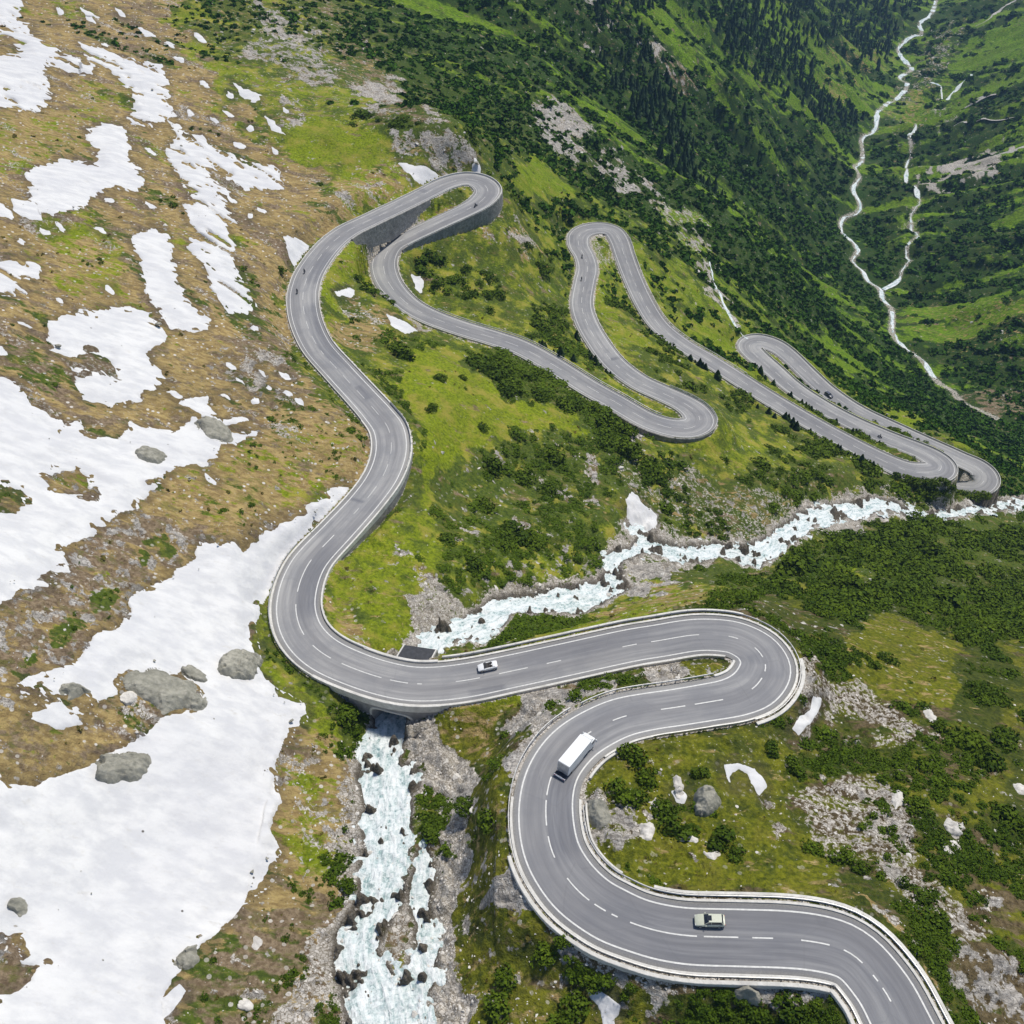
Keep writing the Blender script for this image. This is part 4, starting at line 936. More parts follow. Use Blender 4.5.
# ================================================================== snow patches
nsn = 0
for k, (poly, lab) in enumerate(SN):
    mk = (SNI == k) & (SNM > -1.6)
    if mk.sum() < 4:
        continue
    ii, jj = np.nonzero(mk)
    i0, i1, j0, j1 = max(0, ii.min() - 1), min(NR - 1, ii.max() + 2), max(0, jj.min() - 1), min(NA - 1, jj.max() + 2)
    sub = mk[i0:i1, j0:j1]
    q = sub[:-1, :-1] | sub[1:, :-1] | sub[:-1, 1:] | sub[1:, 1:]
    I, J = np.nonzero(q)
    nj = j1 - j0
    a = I * nj + J
    Fq = np.column_stack([a + 1, a + nj + 1, a + nj, a])
    use = np.unique(Fq); rem = np.full((i1 - i0) * nj, -1); rem[use] = np.arange(len(use))
    xx = X[i0:i1, j0:j1].ravel()[use]; yy = Y[i0:i1, j0:j1].ravel()[use]; s_ = SNM[i0:i1, j0:j1].ravel()[use]
    base = (np.where((SD < 24) | (RDIST < 16), Z, BASE) + fbm(X / 11, Y / 11, 3, 61) * 1.5 * amp * (1 - .6 * snowin))[i0:i1, j0:j1].ravel()[use]
    smax = s_.max()
    if smax < 4.5:
        base = Z[i0:i1, j0:j1].ravel()[use] + .04
    zg = Z[i0:i1, j0:j1].ravel()[use]
    deep = .8 if smax > 8 else (.4 if smax > 4.5 else .16)
    h = np.where(s_ > 0, .06 + deep * sstep(0, 6, s_) , .1 + .75 * np.clip(s_, -3, 0))
    zs = np.where(s_ > 0, np.maximum(base, zg - .15) + h, zg + h) + (smax > 8) * (fbm(xx / 9, yy / 9, 3, 33) * .45 * sstep(1, 8, s_) + fbm(xx / 28, yy / 18, 2, 35) * 1.6 * sstep(3, 14, s_)) + fbm(xx / 2.2, yy / 2.2, 2, 37) * (.10 if smax > 4.5 else .02) * sstep(0, 4, s_)
    me = npmesh('snow_patch', np.column_stack([xx, yy, zs]), rem[Fq], M['snow'])
    o = link(bpy.data.objects.new('snow_patch', me)); tagobj(o, lab, 'snow patch', 'small snow flecks on the left hillside' if 'fleck lying' in lab else 'snow patches left on the mountainside')
    nsn += 1
SNOWTOP = np.where(SNM > 0, np.maximum(BASE, Z) + .6, Z)

# ================================================================== torrent and far river
mk = (WFM > -2.2) & (SD < 24)
ii, jj = np.nonzero(mk)
i0, i1, j0, j1 = ii.min(), ii.max() + 1, jj.min(), jj.max() + 1
sub = mk[i0:i1, j0:j1]; q = sub[:-1, :-1] & sub[1:, :-1] & sub[:-1, 1:] & sub[1:, 1:]
I, J = np.nonzero(q); nj = j1 - j0; a = I * nj + J
Fq = np.column_stack([a, a + 1, a + nj + 1, a + nj]); use = np.unique(Fq); rem = np.full((i1 - i0) * nj, -1); rem[use] = np.arange(len(use))
pick = lambda G: G[i0:i1, j0:j1].ravel()[use]
xx, yy, zz_ = pick(X), pick(Y), pick(SZ)
near_i = np.array([kd2.find((a_, b_, 0))[1] for a_, b_ in zip(xx, yy)])
sarc = np.concatenate([[0], np.cumsum(np.linalg.norm(np.diff(SW[:, :2], axis=0), axis=1))])
rough = fbm(xx / 2.0, yy / 2.0, 4, 55)
zz_ = zz_ + rough * .7
stw = np.gradient(SW[:, :2], axis=0); stw /= np.linalg.norm(stw, axis=1)[:, None]
off = (xx - SW[near_i, 0]) * -stw[near_i, 1] + (yy - SW[near_i, 1]) * stw[near_i, 0]
me = npmesh('torrent_water', np.column_stack([xx, yy, zz_]), rem[Fq], M['torrent'])
col_attr(me, 'flow', np.column_stack([off, sarc[near_i], 0 * off]))
tagobj(link(bpy.data.objects.new('torrent_water', me)), 'foaming pale turquoise mountain torrent passing under the road bridge', 'water', kind='structure')


def ribbon(name, L, wfun, lift, mat, label):
    t = np.gradient(L[:, :2], axis=0); t /= np.linalg.norm(t, axis=1)[:, None] + 1e-9
    nn = np.stack([-t[:, 1], t[:, 0]], 1); V = []; C = []; s = np.concatenate([[0], np.cumsum(np.linalg.norm(np.diff(L[:, :2], axis=0), axis=1))])
    offs = (-1, -.5, 0, .5, 1)
    for i in range(len(L)):
        w = wfun(i, s[i])
        for o_ in offs:
            x, y = L[i, :2] + nn[i] * o_ * w
            V.append((x, y, 0)); C.append((o_ * w, s[i], 0))
    V = np.array(V); zc_ = grid_sample(Z, L[:, 0], L[:, 1]); zc_ = smooth1d(zc_, 2)
    V[:, 2] = np.repeat(zc_ + (lift(s) if callable(lift) else lift), 5)
    I, J = np.meshgrid(np.arange(len(L) - 1), np.arange(4), indexing='ij'); a = (I * 5 + J).ravel()
    me = npmesh(name, V, np.column_stack([a, a + 1, a + 6, a + 5]), mat); col_attr(me, 'flow', np.array(C))
    return tagobj(link(bpy.data.objects.new(name, me)), label, 'water', kind='structure')


ribbon('river_water', FRW[:int(len(FRW) * .95)], lambda i, s: (.1 + 1.6 * (vnoise(np.array([s / 22.]), np.array([3.3]), 5)[0] + .5) + 1.6 * (vnoise(np.array([s / 7.]), np.array([9.3]), 6)[0] + .5) + 1.8 * sstep(900, 1500, FRW[i, 1])) , lambda s: .0 + 1.7 * vnoise(s / 15., s * 0 + 4.1, 14), M['river'], 'narrow white river winding along the floor of the far valley')
ribbon('river_branch', FRW2, lambda i, s: max(.25, 1.1 + 4.2 * vnoise(np.array([s / 18.]), np.array([7.3]), 9)[0]), lambda s: .35 + 1.0 * vnoise(s / 15., s * 0 + 8.1, 15), M['river'], 'thin braided side channel right of the valley river')
FRW3 = world_line([(972,75),(964,84),(952,92),(946,97),(938,90),(930,87)])
ribbon('river_branch', FRW3, lambda i, s: max(.25, 1.4 + 3. * vnoise(np.array([s / 14.]), np.array([1.3]), 19)[0]), .5, M['river'], 'short pale side channel on the right of the far valley')
PALE_ = mat_stone('gully_gravel', (.34, .33, .31), (.56, .54, .51), .5)
for pts_ in ([(1022,111),(1000,117),(975,124),(950,131),(932,136)], [(995,97),(975,103),(955,110),(938,115)], [(1024,150),(1005,158),(985,163)], [(1020,2),(1000,12),(985,22),(975,28)]):
    L_ = world_line(pts_); tagobj(ribbon('gravel_gully', L_, lambda i, s: max(.3, 1.6 + 3.4 * vnoise(np.array([s / 19.]), np.array([pts_[0][1] * 1.]), 23)[0]), .4, PALE_, 'pale gravel gully line on the right valley side'), None, 'gully')
GL = world_line([(708,262),(716,285),(724,305),(733,322),(742,333),(748,338)], 2.0)
ribbon('gully_rill', GL, lambda i, s: max(.12, .4 + 1.3 * vnoise(np.array([s / 6.]), np.array([2.3]), 4)[0]), .35, M['river'], 'thin white rill tumbling to the far hairpin')

# ================================================================== road
offs = np.array([-1.12, -1.0, -.9, -.7, -.5, -.28, -.06, .06, .28, .5, .7, .9, 1.0, 1.12])
SHO = 1.0                                     # sealed shoulder outside the edge line


def road_pt(i, o_, lift=0.):
    """point o_ metres left of the road's centre at sample i (float)"""
    i = np.asarray(i, float); a = np.clip(i.astype(int), 0, NRD - 2); f = (i - a)
    c = RD[a] * (1 - f)[..., None] + RD[a + 1] * f[..., None]
    nv = rn[a] * (1 - f)[..., None] + rn[a + 1] * f[..., None]
    return np.stack([c[..., 0] + nv[..., 0] * o_, c[..., 1] + nv[..., 1] * o_, c[..., 2] + lift], -1)


cols = []; us = []
for q in offs:
    wv = np.where(abs(q) > 1.0, RD[:, 3] + SHO, RD[:, 3] * min(1, abs(q))) * np.sign(q)
    cols.append(road_pt(np.arange(NRD), wv, -.0 if abs(q) <= 1 else -.05)); us.append(wv)
V = np.stack(cols, 1).reshape(-1, 3); uu = np.stack(us, 1)
I, J = np.meshgrid(np.arange(NRD - 1), np.arange(len(offs) - 1), indexing='ij'); a = (I * len(offs) + J).ravel(); k = len(offs)
me = npmesh('road', V, np.column_stack([a, a + k, a + k + 1, a + 1])[:, ::-1], M['road'])
uv_attr(me, np.column_stack([uu.ravel(), np.repeat(RS, k)]))
pt = np.zeros((NRD, k), np.float32)


def patch(a, b, lo, hi, val=1., soft=3):
    i, j = sorted((ridx(*a), ridx(*b)))
    s = sstep(0, soft, np.arange(NRD) - i) * sstep(0, soft, j - np.arange(NRD))
    for c in range(k):
        if lo <= offs[c] <= hi:
            pt[:, c] = np.maximum(pt[:, c], s * val)


# right lane (offset < 0) / left lane (offset > 0), seen in the direction of numbering
patch((568,750), (577,890), -1.0, -.06, .95, 8); patch((338,531), (304,635), -1.0, -.06, .75, 10); patch((740,640), (470,680), -1.0, -.06, .6, 20); patch((366,500), (360,505), .0, 1.0, 1, 1)
patch((302,300), (340,372), -1.0, -.06, .7, 8); patch((304,288), (328,247), -1., -.06, .6, 6); patch((614,915), (700,936), .06, 1.0, .35, 10); patch((609,357), (613,361), -1, -.06, .9, 1); patch((430,190), (424,194), .0, 1, .7, 1); patch((586,386), (690,428), .06, 1, .4, 10)
bs_ = np.interp(np.arange(NRD), [0, ridx(613, 915), ridx(551, 849), ridx(709, 702), ridx(657, 641), ridx(512, 671)], [.8, .75, .35, .4, .3, .05]); pt = np.maximum(pt, bs_[:, None].astype(np.float32)); i_ = ridx(723, 938); pt[i_:i_ + 1, :] = np.maximum(pt[i_:i_ + 1, :], .8)
for q in range(26):
    a_ = random.randint(10, NRD - 30); l_ = random.randint(3, 11); c0 = random.choice((1, 4, 7, 10)); pt[a_:a_ + l_, c0:c0 + 3] = np.maximum(pt[a_:a_ + l_, c0:c0 + 3], random.uniform(.25, .7))
val_attr(me, 'patch', pt.ravel()); ed = np.zeros((NRD, k)); ed[:, [0, k - 1]] = 1; val_attr(me, 'edge', ed.ravel())
tagobj(link(bpy.data.objects.new('road', me)), 'two lane grey asphalt pass road winding through hairpins', 'road', kind='structure')


def strip(mbv, mbf, i0, i1, o0, o1, lift, stepi=1.0):
    n_ = max(2, int(abs(i1 - i0) / stepi) + 1); t = np.linspace(i0, i1, n_)
    w_ = np.interp(t, np.arange(NRD), RD[:, 3])
    A_ = road_pt(t, o0(w_) if callable(o0) else o0, lift); B_ = road_pt(t, o1(w_) if callable(o1) else o1, lift)
    o = sum(len(x) for x in mbv)
    mbv.append(np.stack([A_, B_], 1).reshape(-1, 3)); a = o + 2 * np.arange(n_ - 1)
    mbf.append(np.column_stack([a, a + 2, a + 3, a + 1]))


mv, mf = [], []
LW = .26
for sgn in (-1, 1):
    strip(mv, mf, 0, ridx(330, 380), lambda w, s=sgn: s * (w - LW), lambda w, s=sgn: s * w, .03); strip(mv, mf, ridx(330, 380), NRD - 1, lambda w, s=sgn: s * (w - .17), lambda w, s=sgn: s * w, .03)
DASH = [((631,926),(696,937)),((704,937),(740,938)),((754,938),(776,938)),((800,940),(831,948)),((845,955),(862,967)),((870,973),(881,984)),((883,988),(890,998)),((608,916),(619,921)),((592,906),(602,912)),((578,894),(587,903)),((566,880),(575,893)),
 ((547,838),(554,858)),((545,800),(546,824)),((549,775),(546,795)),((583,737),(591,731)),((611,721),(628,715)),((660,710),(685,706)),((697,705),(721,700)),((753,692),(764,681)),((767,672),(766,665)),((761,656),(755,648)),((737,637),(730,635)),
 ((697,634),(650,642)),((638,643),(623,646)),((562,661),(548,664)),((530,668),(500,674)),((480,679),(456,684)),((422,684),(416,684)),((407,684),(391,680)),((380,678),(341,666)),((330,661),(311,646)),((303,635),(294,605)),((296,590),(312,560)),((323,546),(334,535))]
for a_, b_ in DASH:
    i, j = ridx(*a_), ridx(*b_)
    if abs(i - j) < 60:
        strip(mv, mf, min(i, j), max(i, j), -.11, .11, .03, .5)
i = ridx(345, 522) + 4
while i < NRD - 8:
    ln = 5 if random.random() < .8 else 2.5
    strip(mv, mf, i, i + ln, -.065, .065, .03, .5); i += ln + 4.5
me = npmesh('road_marking', np.vstack(mv), np.vstack(mf)[:, ::-1], M['line'], False)
tagobj(link(bpy.data.objects.new('road_marking', me)), 'white edge lines and broken centre line of the pass road', 'road marking', kind='structure')


# --- kerbs, guardrails, walls
def sweep(name, i0, i1, side, prof, mat, parent=None, uv=False, stepi=1.0, heights=None):
    """prof: closed list of (offset beyond the edge line, z over the road) swept along the road"""
    t = np.arange(i0, i1 + .01, stepi); w_ = np.interp(t, np.arange(NRD), RD[:, 3]); K = len(prof); rings = []
    for (o_, z_) in prof:
        zv = z_ if not callable(z_) else z_(t)
        rings.append(road_pt(t, side * (w_ + o_), zv))
    Vv = np.stack(rings, 1).reshape(-1, 3); n_ = len(t)
    I_, J_ = np.meshgrid(np.arange(n_ - 1), np.arange(K), indexing='ij'); a = (I_ * K + J_).ravel(); b_ = (I_ * K + (J_ + 1) % K).ravel()
    Fq_ = np.column_stack([a, b_, b_ + K, a + K])
    if side < 0:
        Fq_ = Fq_[:, ::-1]
    me_ = npmesh(name, Vv, Fq_, mat, False)
    import bmesh
    bm = bmesh.new(); bm.from_mesh(me_); bm.verts.ensure_lookup_table()
    bm.faces.new([bm.verts[q] for q in range(K)]); bm.faces.new([bm.verts[(n_ - 1) * K + q] for q in range(K)])
    bmesh.ops.recalc_face_normals(bm, faces=bm.faces); bm.to_mesh(me_); bm.free()
    if uv:
        zz2 = np.concatenate([Vv[:, 2:3] * 0 + np.repeat(t, K)[:, None], Vv[:, 2:3]], 1); uv_attr(me_, zz2)
    return link(bpy.data.objects.new(name, me_), parent)


def kerb(a, b, side, o0=.95, w=.42, h=.14, label=None):
    i, j = sorted((ridx(*a), ridx(*b)))
    o = sweep('kerb', i, j, side, [(o0, -.3), (o0, h), (o0 + w, h), (o0 + w, -.5)], M['concrete'])
    tagobj(o, label, 'kerb', kind='structure'); return o


def guardrail(a, b, side, o0, label, posts=True, step=3.0, w=.1):
    i, j = sorted((ridx(*a), ridx(*b)))
    mid_ = (i + j) // 2
    wmid = RD[mid_, 3] + o0
    base_ = road_pt(np.array([float(mid_)]), side * wmid)[0]
    root = empty('guardrail', base_); tagobj(root, label, 'guardrail', 'guardrails along the road edges')
    r_ = sweep('rail', i, j, side, [(o0, .42), (o0 - .04, .5), (o0 + .03, .58), (o0 - .04, .66), (o0, .76), (o0 + w, .76), (o0 + w, .42)], M['steel'], None)
    r_.parent = root; r_.matrix_parent_inverse = Matrix.Translation(base_).inverted()
    if posts:
        src = None
        for t in np.arange(i + .5, j, step):
            w_ = np.interp(t, np.arange(NRD), RD[:, 3]); p = road_pt(np.array([t]), side * (w_ + o0 + w + .07))[0]
            if src is None:
                mb = MB(); mb.box((0, 0, .05), (.14, .12, 1.5)); po = mb.build('post', M['post'], root, .02); src = po
            else:
                po = src.copy(); COL.objects.link(po); po.parent = root
            a_ = int(t); po.location = Vector(p) - Vector(base_); po.rotation_euler = (0, 0, math.atan2(rt[a_, 1], rt[a_, 0]))
    return root


def coping(a, b, side, o0, w, h, label):
    """low pale concrete parapet with its own body"""
    i, j = sorted((ridx(*a), ridx(*b)))
    if rdep[(i + j) // 2] > 300:
        w *= .62
    o = sweep('parapet', i, j, side, [(o0, -1.2), (o0, h), (o0 + .06, h + .06), (o0 + w - .06, h + .06), (o0 + w, h), (o0 + w, -1.6)], M['concrete'])
    return tagobj(o, label, 'parapet', 'pale concrete edge walls of the road')


# left of the numbering direction = +1
kerb((930,1080), (575,800), -1, label='pale kerb along the inner edge of the lowest loop')
coping((930,1080), (640,927), -1, 2.0, .5, .25, 'white parapet on the upper side of the lowest bend')
guardrail((930,1080), (566,805), -1, 1.62, 'steel guardrail on posts round the inside of the lowest loop')
coping((600,905), (552,800), -1, 2.0, .35, .2, 'thin white parapet round the inside of the truck bend')
coping((560,765), (597,730), -1, 1.55, .45, .3, 'short white concrete blocks beside the white truck')
kerb((893,1060), (548,800), 1, label='pale kerb along the outer edge of the lowest loop')
coping((893,1060), (550,850), 1, 1.95, .62, .25, 'broad white parapet round the outside of the lowest loop')
guardrail((893,1060), (590,730), 1, 1.55, 'steel guardrail round the outside of the lowest loop')
guardrail((600,726), (728,697), 1, 1.4, 'steel guardrail on dark posts below the inner edge of the right hairpin')
coping((728,697), (752,650), 1, .95, .5, .25, 'curved kerb wall round the nose of the right hairpin island')
kerb((585,737), (700,704), -1, 1.0, .35, .12, 'kerb behind the white truck')
guardrail((640,713), (735,697), -1, 1.5, 'steel guardrail above the grassy loop')
kerb((700,704), (430,684), -1, label='pale kerb round the outside of the right hairpin')
guardrail((735,697), (450,684), -1, 1.7, 'steel guardrail on posts round the outside of the right hairpin')
coping((735,640), (440,684), -1, 2.15, .4, .2, 'long pale parapet on the torrent side of the bridge road')
coping((735,697), (764,660), -1, 2.0, .7, .2, 'white concrete edge at the tip of the right hairpin')
coping((732,637), (440,684), 1, .95, .5, .3, 'pale parapet on the near side of the bridge road')
coping((440,684), (330,657), 1, .95, .62, .35, 'white bridge parapet above the arch mouth')
guardrail((330,657), (318,553), 1, 1.5, 'steel guardrail round the outside of the snow tongue bend')
kerb((335,660), (330,540), 1, 1.0, .5, .14, 'pale kerb round the outside of the snow tongue bend')
coping((436,684), (350,667), -1, 1.0, .6, .3, 'white parapet between road and dark slab')
coping((352,668), (392,446), -1, 1.15, .42, .4, 'white parapet on the inner edge of the S bend')
guardrail((389,470), (375,410), -1, 1.05, 'steel guardrail on the valley side of the S bend')
coping((395,455), (318,347), -1, 1.0, .4, .25, 'pale parapet on the valley side above the green knoll')
coping((330,540), (378,414), 1, .95, .4, .2, 'pale edge wall on the uphill side of the S bend')
coping((378,414), (304,300), 1, .95, .45, .25, 'white edge wall on the long upper bend')
coping((318,347), (340,240), -1, .95, .35, .25, 'pale edge wall inside the long upper bend')
coping((304,300), (440,188), 1, .95, .35, .2, 'pale kerb wall climbing to the upper hairpin')
coping((440,186), (400,240), 1, .95, .5, .5, 'parapet crowning the tall wall of the upper hairpin')
coping((340,238), (470,208), -1, .95, .3, .2, 'kerb wall round the island of the upper hairpin')
coping((384,255), (690,429), 1, .95, .3, .2, 'pale edge wall down the second traverse')
guardrail((430,317), (660,424), 1, 1.3, 'steel guardrail down the second traverse', False)
coping((400,297), (672,429), -1, .95, .4, .2, 'valley side edge wall of the second traverse')
guardrail((672,429), (660,392), -1, 1.2, 'steel guardrail round the outside of the middle hairpin', True, 2.5)
coping((690,429), (583,290), -1, .95, .35, .2, 'pale edge wall up the third traverse')
coping((690,422), (582,320), 1, .95, .3, .2, 'kerb wall on the lower side of the third traverse')
coping((583,290), (630,270), 1, .95, .35, .2, 'kerb wall round the back of the top middle hairpin')
guardrail((618,240), (740,380), 1, 1.2, 'steel guardrail down the fourth traverse', False)
coping((625,256), (900,468), -1, .95, .3, .2, 'pale edge wall down the fourth traverse')
coping((740,380), (942,466), 1, .95, .3, .2, 'kerb wall along the far lower leg')
coping((905,470), (760,342), -1, .95, .4, .4, 'white edge wall round the far right hairpin')
coping((749,347), (981,483), 1, .95, .4, .45, 'white edge wall of the farthest leg above the valley')

for (i, j, side, h, nm, lab) in WALLS:
    hh = lambda t, i=i, h=h: -np.interp(t, np.arange(i, i + len(h)), h) - 1.6
    tagobj(sweep(nm, i, j, side, [(1.02, .1), (1.5, .1), (1.75, hh), (1.02, hh)], M['wall'], None, True), lab, 'wall', 'stone walls holding up the road')

# ================================================================== bridge over the torrent, dark slab
i_a, i_b = ridx(352, 671), ridx(446, 684)
tn_ = float(ridx(394, 700)); tf_ = float(ridx(421, 664))
br = empty('road_bridge', RD[int(tn_), :3]); tagobj(br, 'concrete bridge carrying the pass road over the torrent, with a wide arch mouth', 'bridge')
zcen = RD[int(tn_), 2]; zwn = float(SZ.ravel()[np.argmin((X - ray_xyz(394, 716, -178.6)[0]) ** 2 + (Y - ray_xyz(394, 716, -178.6)[1]) ** 2)])
sv = np.concatenate([np.linspace(-8.5, -3.75, 8), np.linspace(-3.7, 3.7, 30), np.linspace(3.75, 8.5, 8)])
rings = []
for s_ in sv:
    inside = abs(s_) < 3.73
    zb_ = zwn - 2.5 if not inside else (zcen - 5.6) + 2.9 * (max(0, 1 - (abs(s_) / 3.73) ** 4)) ** .5
    wn = np.interp(tn_ + s_, np.arange(NRD), RD[:, 3]) + 1.55; wf_ = np.interp(tf_ + s_, np.arange(NRD), RD[:, 3]) + 1.3
    pn = road_pt(np.array([tn_ + s_]), wn, -.3)[0]; pf = road_pt(np.array([tf_ + s_]), -wf_, -.3)[0]
    rings.append([Vector(pn), Vector(pf), Vector((pf[0], pf[1], zb_)), Vector((pn[0], pn[1], zb_))])
mb = MB(); mb.loft([[p - br.location for p in r] for r in rings]); vault = mb.build('vault', M['bridge'], br)
# thin arch ring over the mouth
mb = MB(); ar = []
for k_ in range(33):
    th = math.pi * k_ / 32; c_, s2 = math.cos(th), math.sin(th)
    sg = lambda v, p: math.copysign(abs(v) ** p, v)
    ring = []
    for dr_, do in ((0, 0), (.38, 0), (.38, .1), (0, .1)):
        ss = (3.73 + dr_) * sg(c_, .5); zz3 = zcen - 5.6 + (2.9 + dr_) * sg(s2, .5)
        p = road_pt(np.array([tn_ - ss]), np.interp(tn_ - ss, np.arange(NRD), RD[:, 3]) + 1.55 + do)[0]; ring.append(Vector((p[0], p[1], zz3)) - br.location)
    ar.append(ring)
mb.loft(ar); mb.build('arch_ring', M['concrete'], br)
sl4 = [Vector(ray_xyz(a, b, -171.2)) for a, b in ((397.5, 657), (405, 645), (436, 649.5), (430, 660.5))]
cs = sum(sl4, Vector()) / 4
sr = empty('intake_slab', cs); tagobj(sr, 'dark tarred slab covering the torrent on the far side of the bridge', 'slab')
mb = MB(); mb.loft([[p - cs + Vector((0, 0, z_)) for p in sl4] for z_ in (-.35, 0)]); mb.build('cover', M['slab'], sr)
for a_, b_ in ((0, 1), (3, 2)):
    d_ = (sl4[b_] - sl4[a_]).normalized(); nn = Vector((-d_.y, d_.x, 0)) * (.25 if a_ == 0 else -.25)
    mb = MB(); p, q_ = sl4[a_] - cs, sl4[b_] - cs
    mb.loft([[p, p + nn, q_ + nn, q_], [v + Vector((0, 0, .22)) for v in (p, p + nn, q_ + nn, q_)]]); mb.build('edge_beam', M['concrete'], sr)
    mb = MB(); nn2 = nn * 1.6
    mb.loft([[v + Vector((0, 0, -9)) for v in (p, p + nn2, q_ + nn2, q_)], [v + Vector((0, 0, -.02)) for v in (p, p + nn2, q_ + nn2, q_)]]); mb.build('side_wall', M['bridge'], sr)

# ================================================================== boulders that lie in the snow or stand out
def slab_rock(poly, hh, label, mat=None, seed=0, name='boulder'):
    """a boulder: fine local grid over its outline on the ground, raised with steep broken flanks and a rough top"""
    pp = np.array(catmull(list(poly) + [poly[0]], 4))[:-1]
    pw, dpt = at(pp[:, 0], pp[:, 1], SNOWTOP); cen = pw.mean(axis=0)
    ext = np.ptp(pw[:, :2], axis=0).max() * .5 + 1.0; n_ = 62
    gx, gy = np.meshgrid(np.linspace(-ext, ext, n_), np.linspace(-ext, ext, n_), indexing='ij')
    gx = gx + cen[0]; gy = gy + cen[1]
    wx = gx + fbm(gx / 1.6 + seed, gy / 1.6, 3, seed) * .8; wy = gy + fbm(gx / 1.6, gy / 1.6 + seed, 3, seed + 9) * .8
    s_ = sdf(pw[:, :2], wx, wy)
    gz = grid_sample(SNOWTOP, gx, gy)
    facet = np.zeros(gx.shape); rr = np.random.default_rng(seed)
    tx, ty = rr.normal(size=2) * .10
    for q in range(4):
        th = rr.uniform(0, 6.28); facet = np.maximum(facet, ((gx - cen[0]) * math.cos(th) + (gy - cen[1]) * math.sin(th)) * rr.uniform(.1, .35) - ext * rr.uniform(.0, .12))
    prof = np.clip(s_ / (.22 * ext + .35), -1, 1); prof = np.where(prof > 0, prof ** .55, prof)
    crk = np.abs(fbm(gx / 2.4 + seed, gy / 2.4, 4, seed + 5)); dz = hh * prof + np.where(prof > 0, 1, 0) * (-.55 * hh * np.minimum(facet, .9) + tx * (gx - cen[0]) + ty * (gy - cen[1]) + (crk - .2) * .5 * hh * np.clip(s_, 0, 1))
    zz_ = gz + np.maximum(dz, -1.2) - .15
    keep = s_ > -.8
    I_, J_ = np.nonzero(keep[:-1, :-1] | keep[1:, :-1] | keep[:-1, 1:] | keep[1:, 1:]); a_ = I_ * n_ + J_
    Fq_ = np.column_stack([a_, a_ + n_, a_ + n_ + 1, a_ + 1]); use = np.unique(Fq_); rem = np.full(n_ * n_, -1); rem[use] = np.arange(len(use))
    V_ = np.column_stack([gx.ravel(), gy.ravel(), zz_.ravel()])[use] - cen
    me_ = npmesh(name, V_, rem[Fq_], mat or M['boulder'], False)
    o = link(bpy.data.objects.new(name, me_)); o.location = cen
    return tagobj(o, label, 'boulder')


BIG = [([(122,676),(140,669),(155,667),(165,670),(180,677),(195,683),(197,692),(205,700),(200,706),(178,709),(165,716),(150,706),(138,697),(124,690)], 2.6, 'largest grey boulder slab, a jagged sheet lying in the great snowfield'),
 ([(218,655),(226,649),(240,648),(252,652),(262,656),(258,670),(250,678),(235,679),(220,676),(216,667)], 3.2, 'rounded grey boulder between the snow and the road bend'),
 ([(98,757),(106,753),(125,752),(146,755),(154,762),(147,773),(136,782),(115,784),(101,780),(97,768)], 2.6, 'smooth grey boulder standing alone in the lower snowfield'),
 ([(181,668),(190,664),(202,670),(209,675),(205,682),(196,680),(185,674)], 1.6, 'small grey boulder between the jagged slab and the rounded boulder'),
 ([(197,421),(207,418),(220,424),(230,432),(228,439),(214,440),(201,438)], 1.8, 'olive boulder at the right end of the large snowfield'),
 ([(135,452),(142,447),(155,450),(165,453),(163,461),(150,463),(138,459)], 2.0, 'flat topped green grey boulder out on the large snowfield'),
 ([(10,905),(15,899),(24,897),(28,903),(25,911),(16,913)], 1.3, 'small dark boulder near the left edge of the great snowfield'),
 ([(178,962),(184,950),(194,946),(198,955),(196,964),(186,968)], 1.4, 'grey boulder at the lower right rim of the great snowfield'),
 ([(692,800),(696,791),(706,787),(714,790),(720,800),(718,810),(708,817),(698,815)], 3.3, 'big grey rounded boulder among shrubs on the grassy loop'),
 ([(584,806),(597,800),(608,808),(614,818),(606,827),(592,829),(586,818)], 1.6, 'cracked grey rock slab inside the truck bend'),
 ([(60,690),(68,683),(78,684),(88,690),(84,698),(70,700)], 1.6, 'dark boulder in the snow left of the jagged slab'),
 ([(122,690),(128,684),(137,685),(139,692),(134,703),(124,705),(121,698)], 1.8, 'pale tilted boulder at the left foot of the jagged slab'),
 
 
 ([(944,822),(952,819),(962,824),(964,832),(956,836),(946,832)], 2.0, 'pale boulder on the heathy slope at the right'), ([(938,842),(950,838),(962,842),(960,852),(946,853)], 1.6, 'cluster boulder just below the pale one on the right slope'),
 ([(923,709),(930,709),(938,718),(937,725),(929,722)], 1.6, 'white tilted boulder below the grassy knoll'), ([(1013,783),(1022,784),(1030,790),(1022,796),(1014,791)], 1.4, 'white boulder at the right edge beside a shrub'),
 ([(671,778),(676,774),(682,778),(682,790),(675,793)], 2.0, 'white block in front of the big grey boulder'), ([(640,826),(650,822),(656,830),(654,842),(644,842),(636,834)], 1.4, 'white slab left of the middle shrubs in the grassy loop'),
 ([(679,836),(690,834),(699,840),(694,845),(682,843)], 1.2, 'flat white stone between two shrubs'), ([(704,852),(712,851),(720,856),(714,862),(705,860)], 1.2, 'white stone below the right shrub of the loop'),
 ([(584,815),(588,808),(590,820),(589,832),(582,832)], 1.2, 'white stone block at the rim of the truck bend'), ([(649,800),(656,797),(658,808),(650,812)], 1.0, 'pale stone on grass near the loop shrubs'),
 ([(890,795),(900,790),(905,800),(898,812),(888,808)], 1.8, 'pale broken rock high on the scree streak'), ([(733,985),(745,982),(758,990),(762,1002),(745,1003),(732,997)], 2.2, 'dark grey rock below the lowest road'),
 ([(248,992),(256,1002),(246,1012),(236,1006)], 1.2, 'whitish stone on the turf by the bottom edge'), ([(254,932),(262,940),(260,952),(252,950)], 1.0, 'whitish stone on the turf above the torrent bank')]
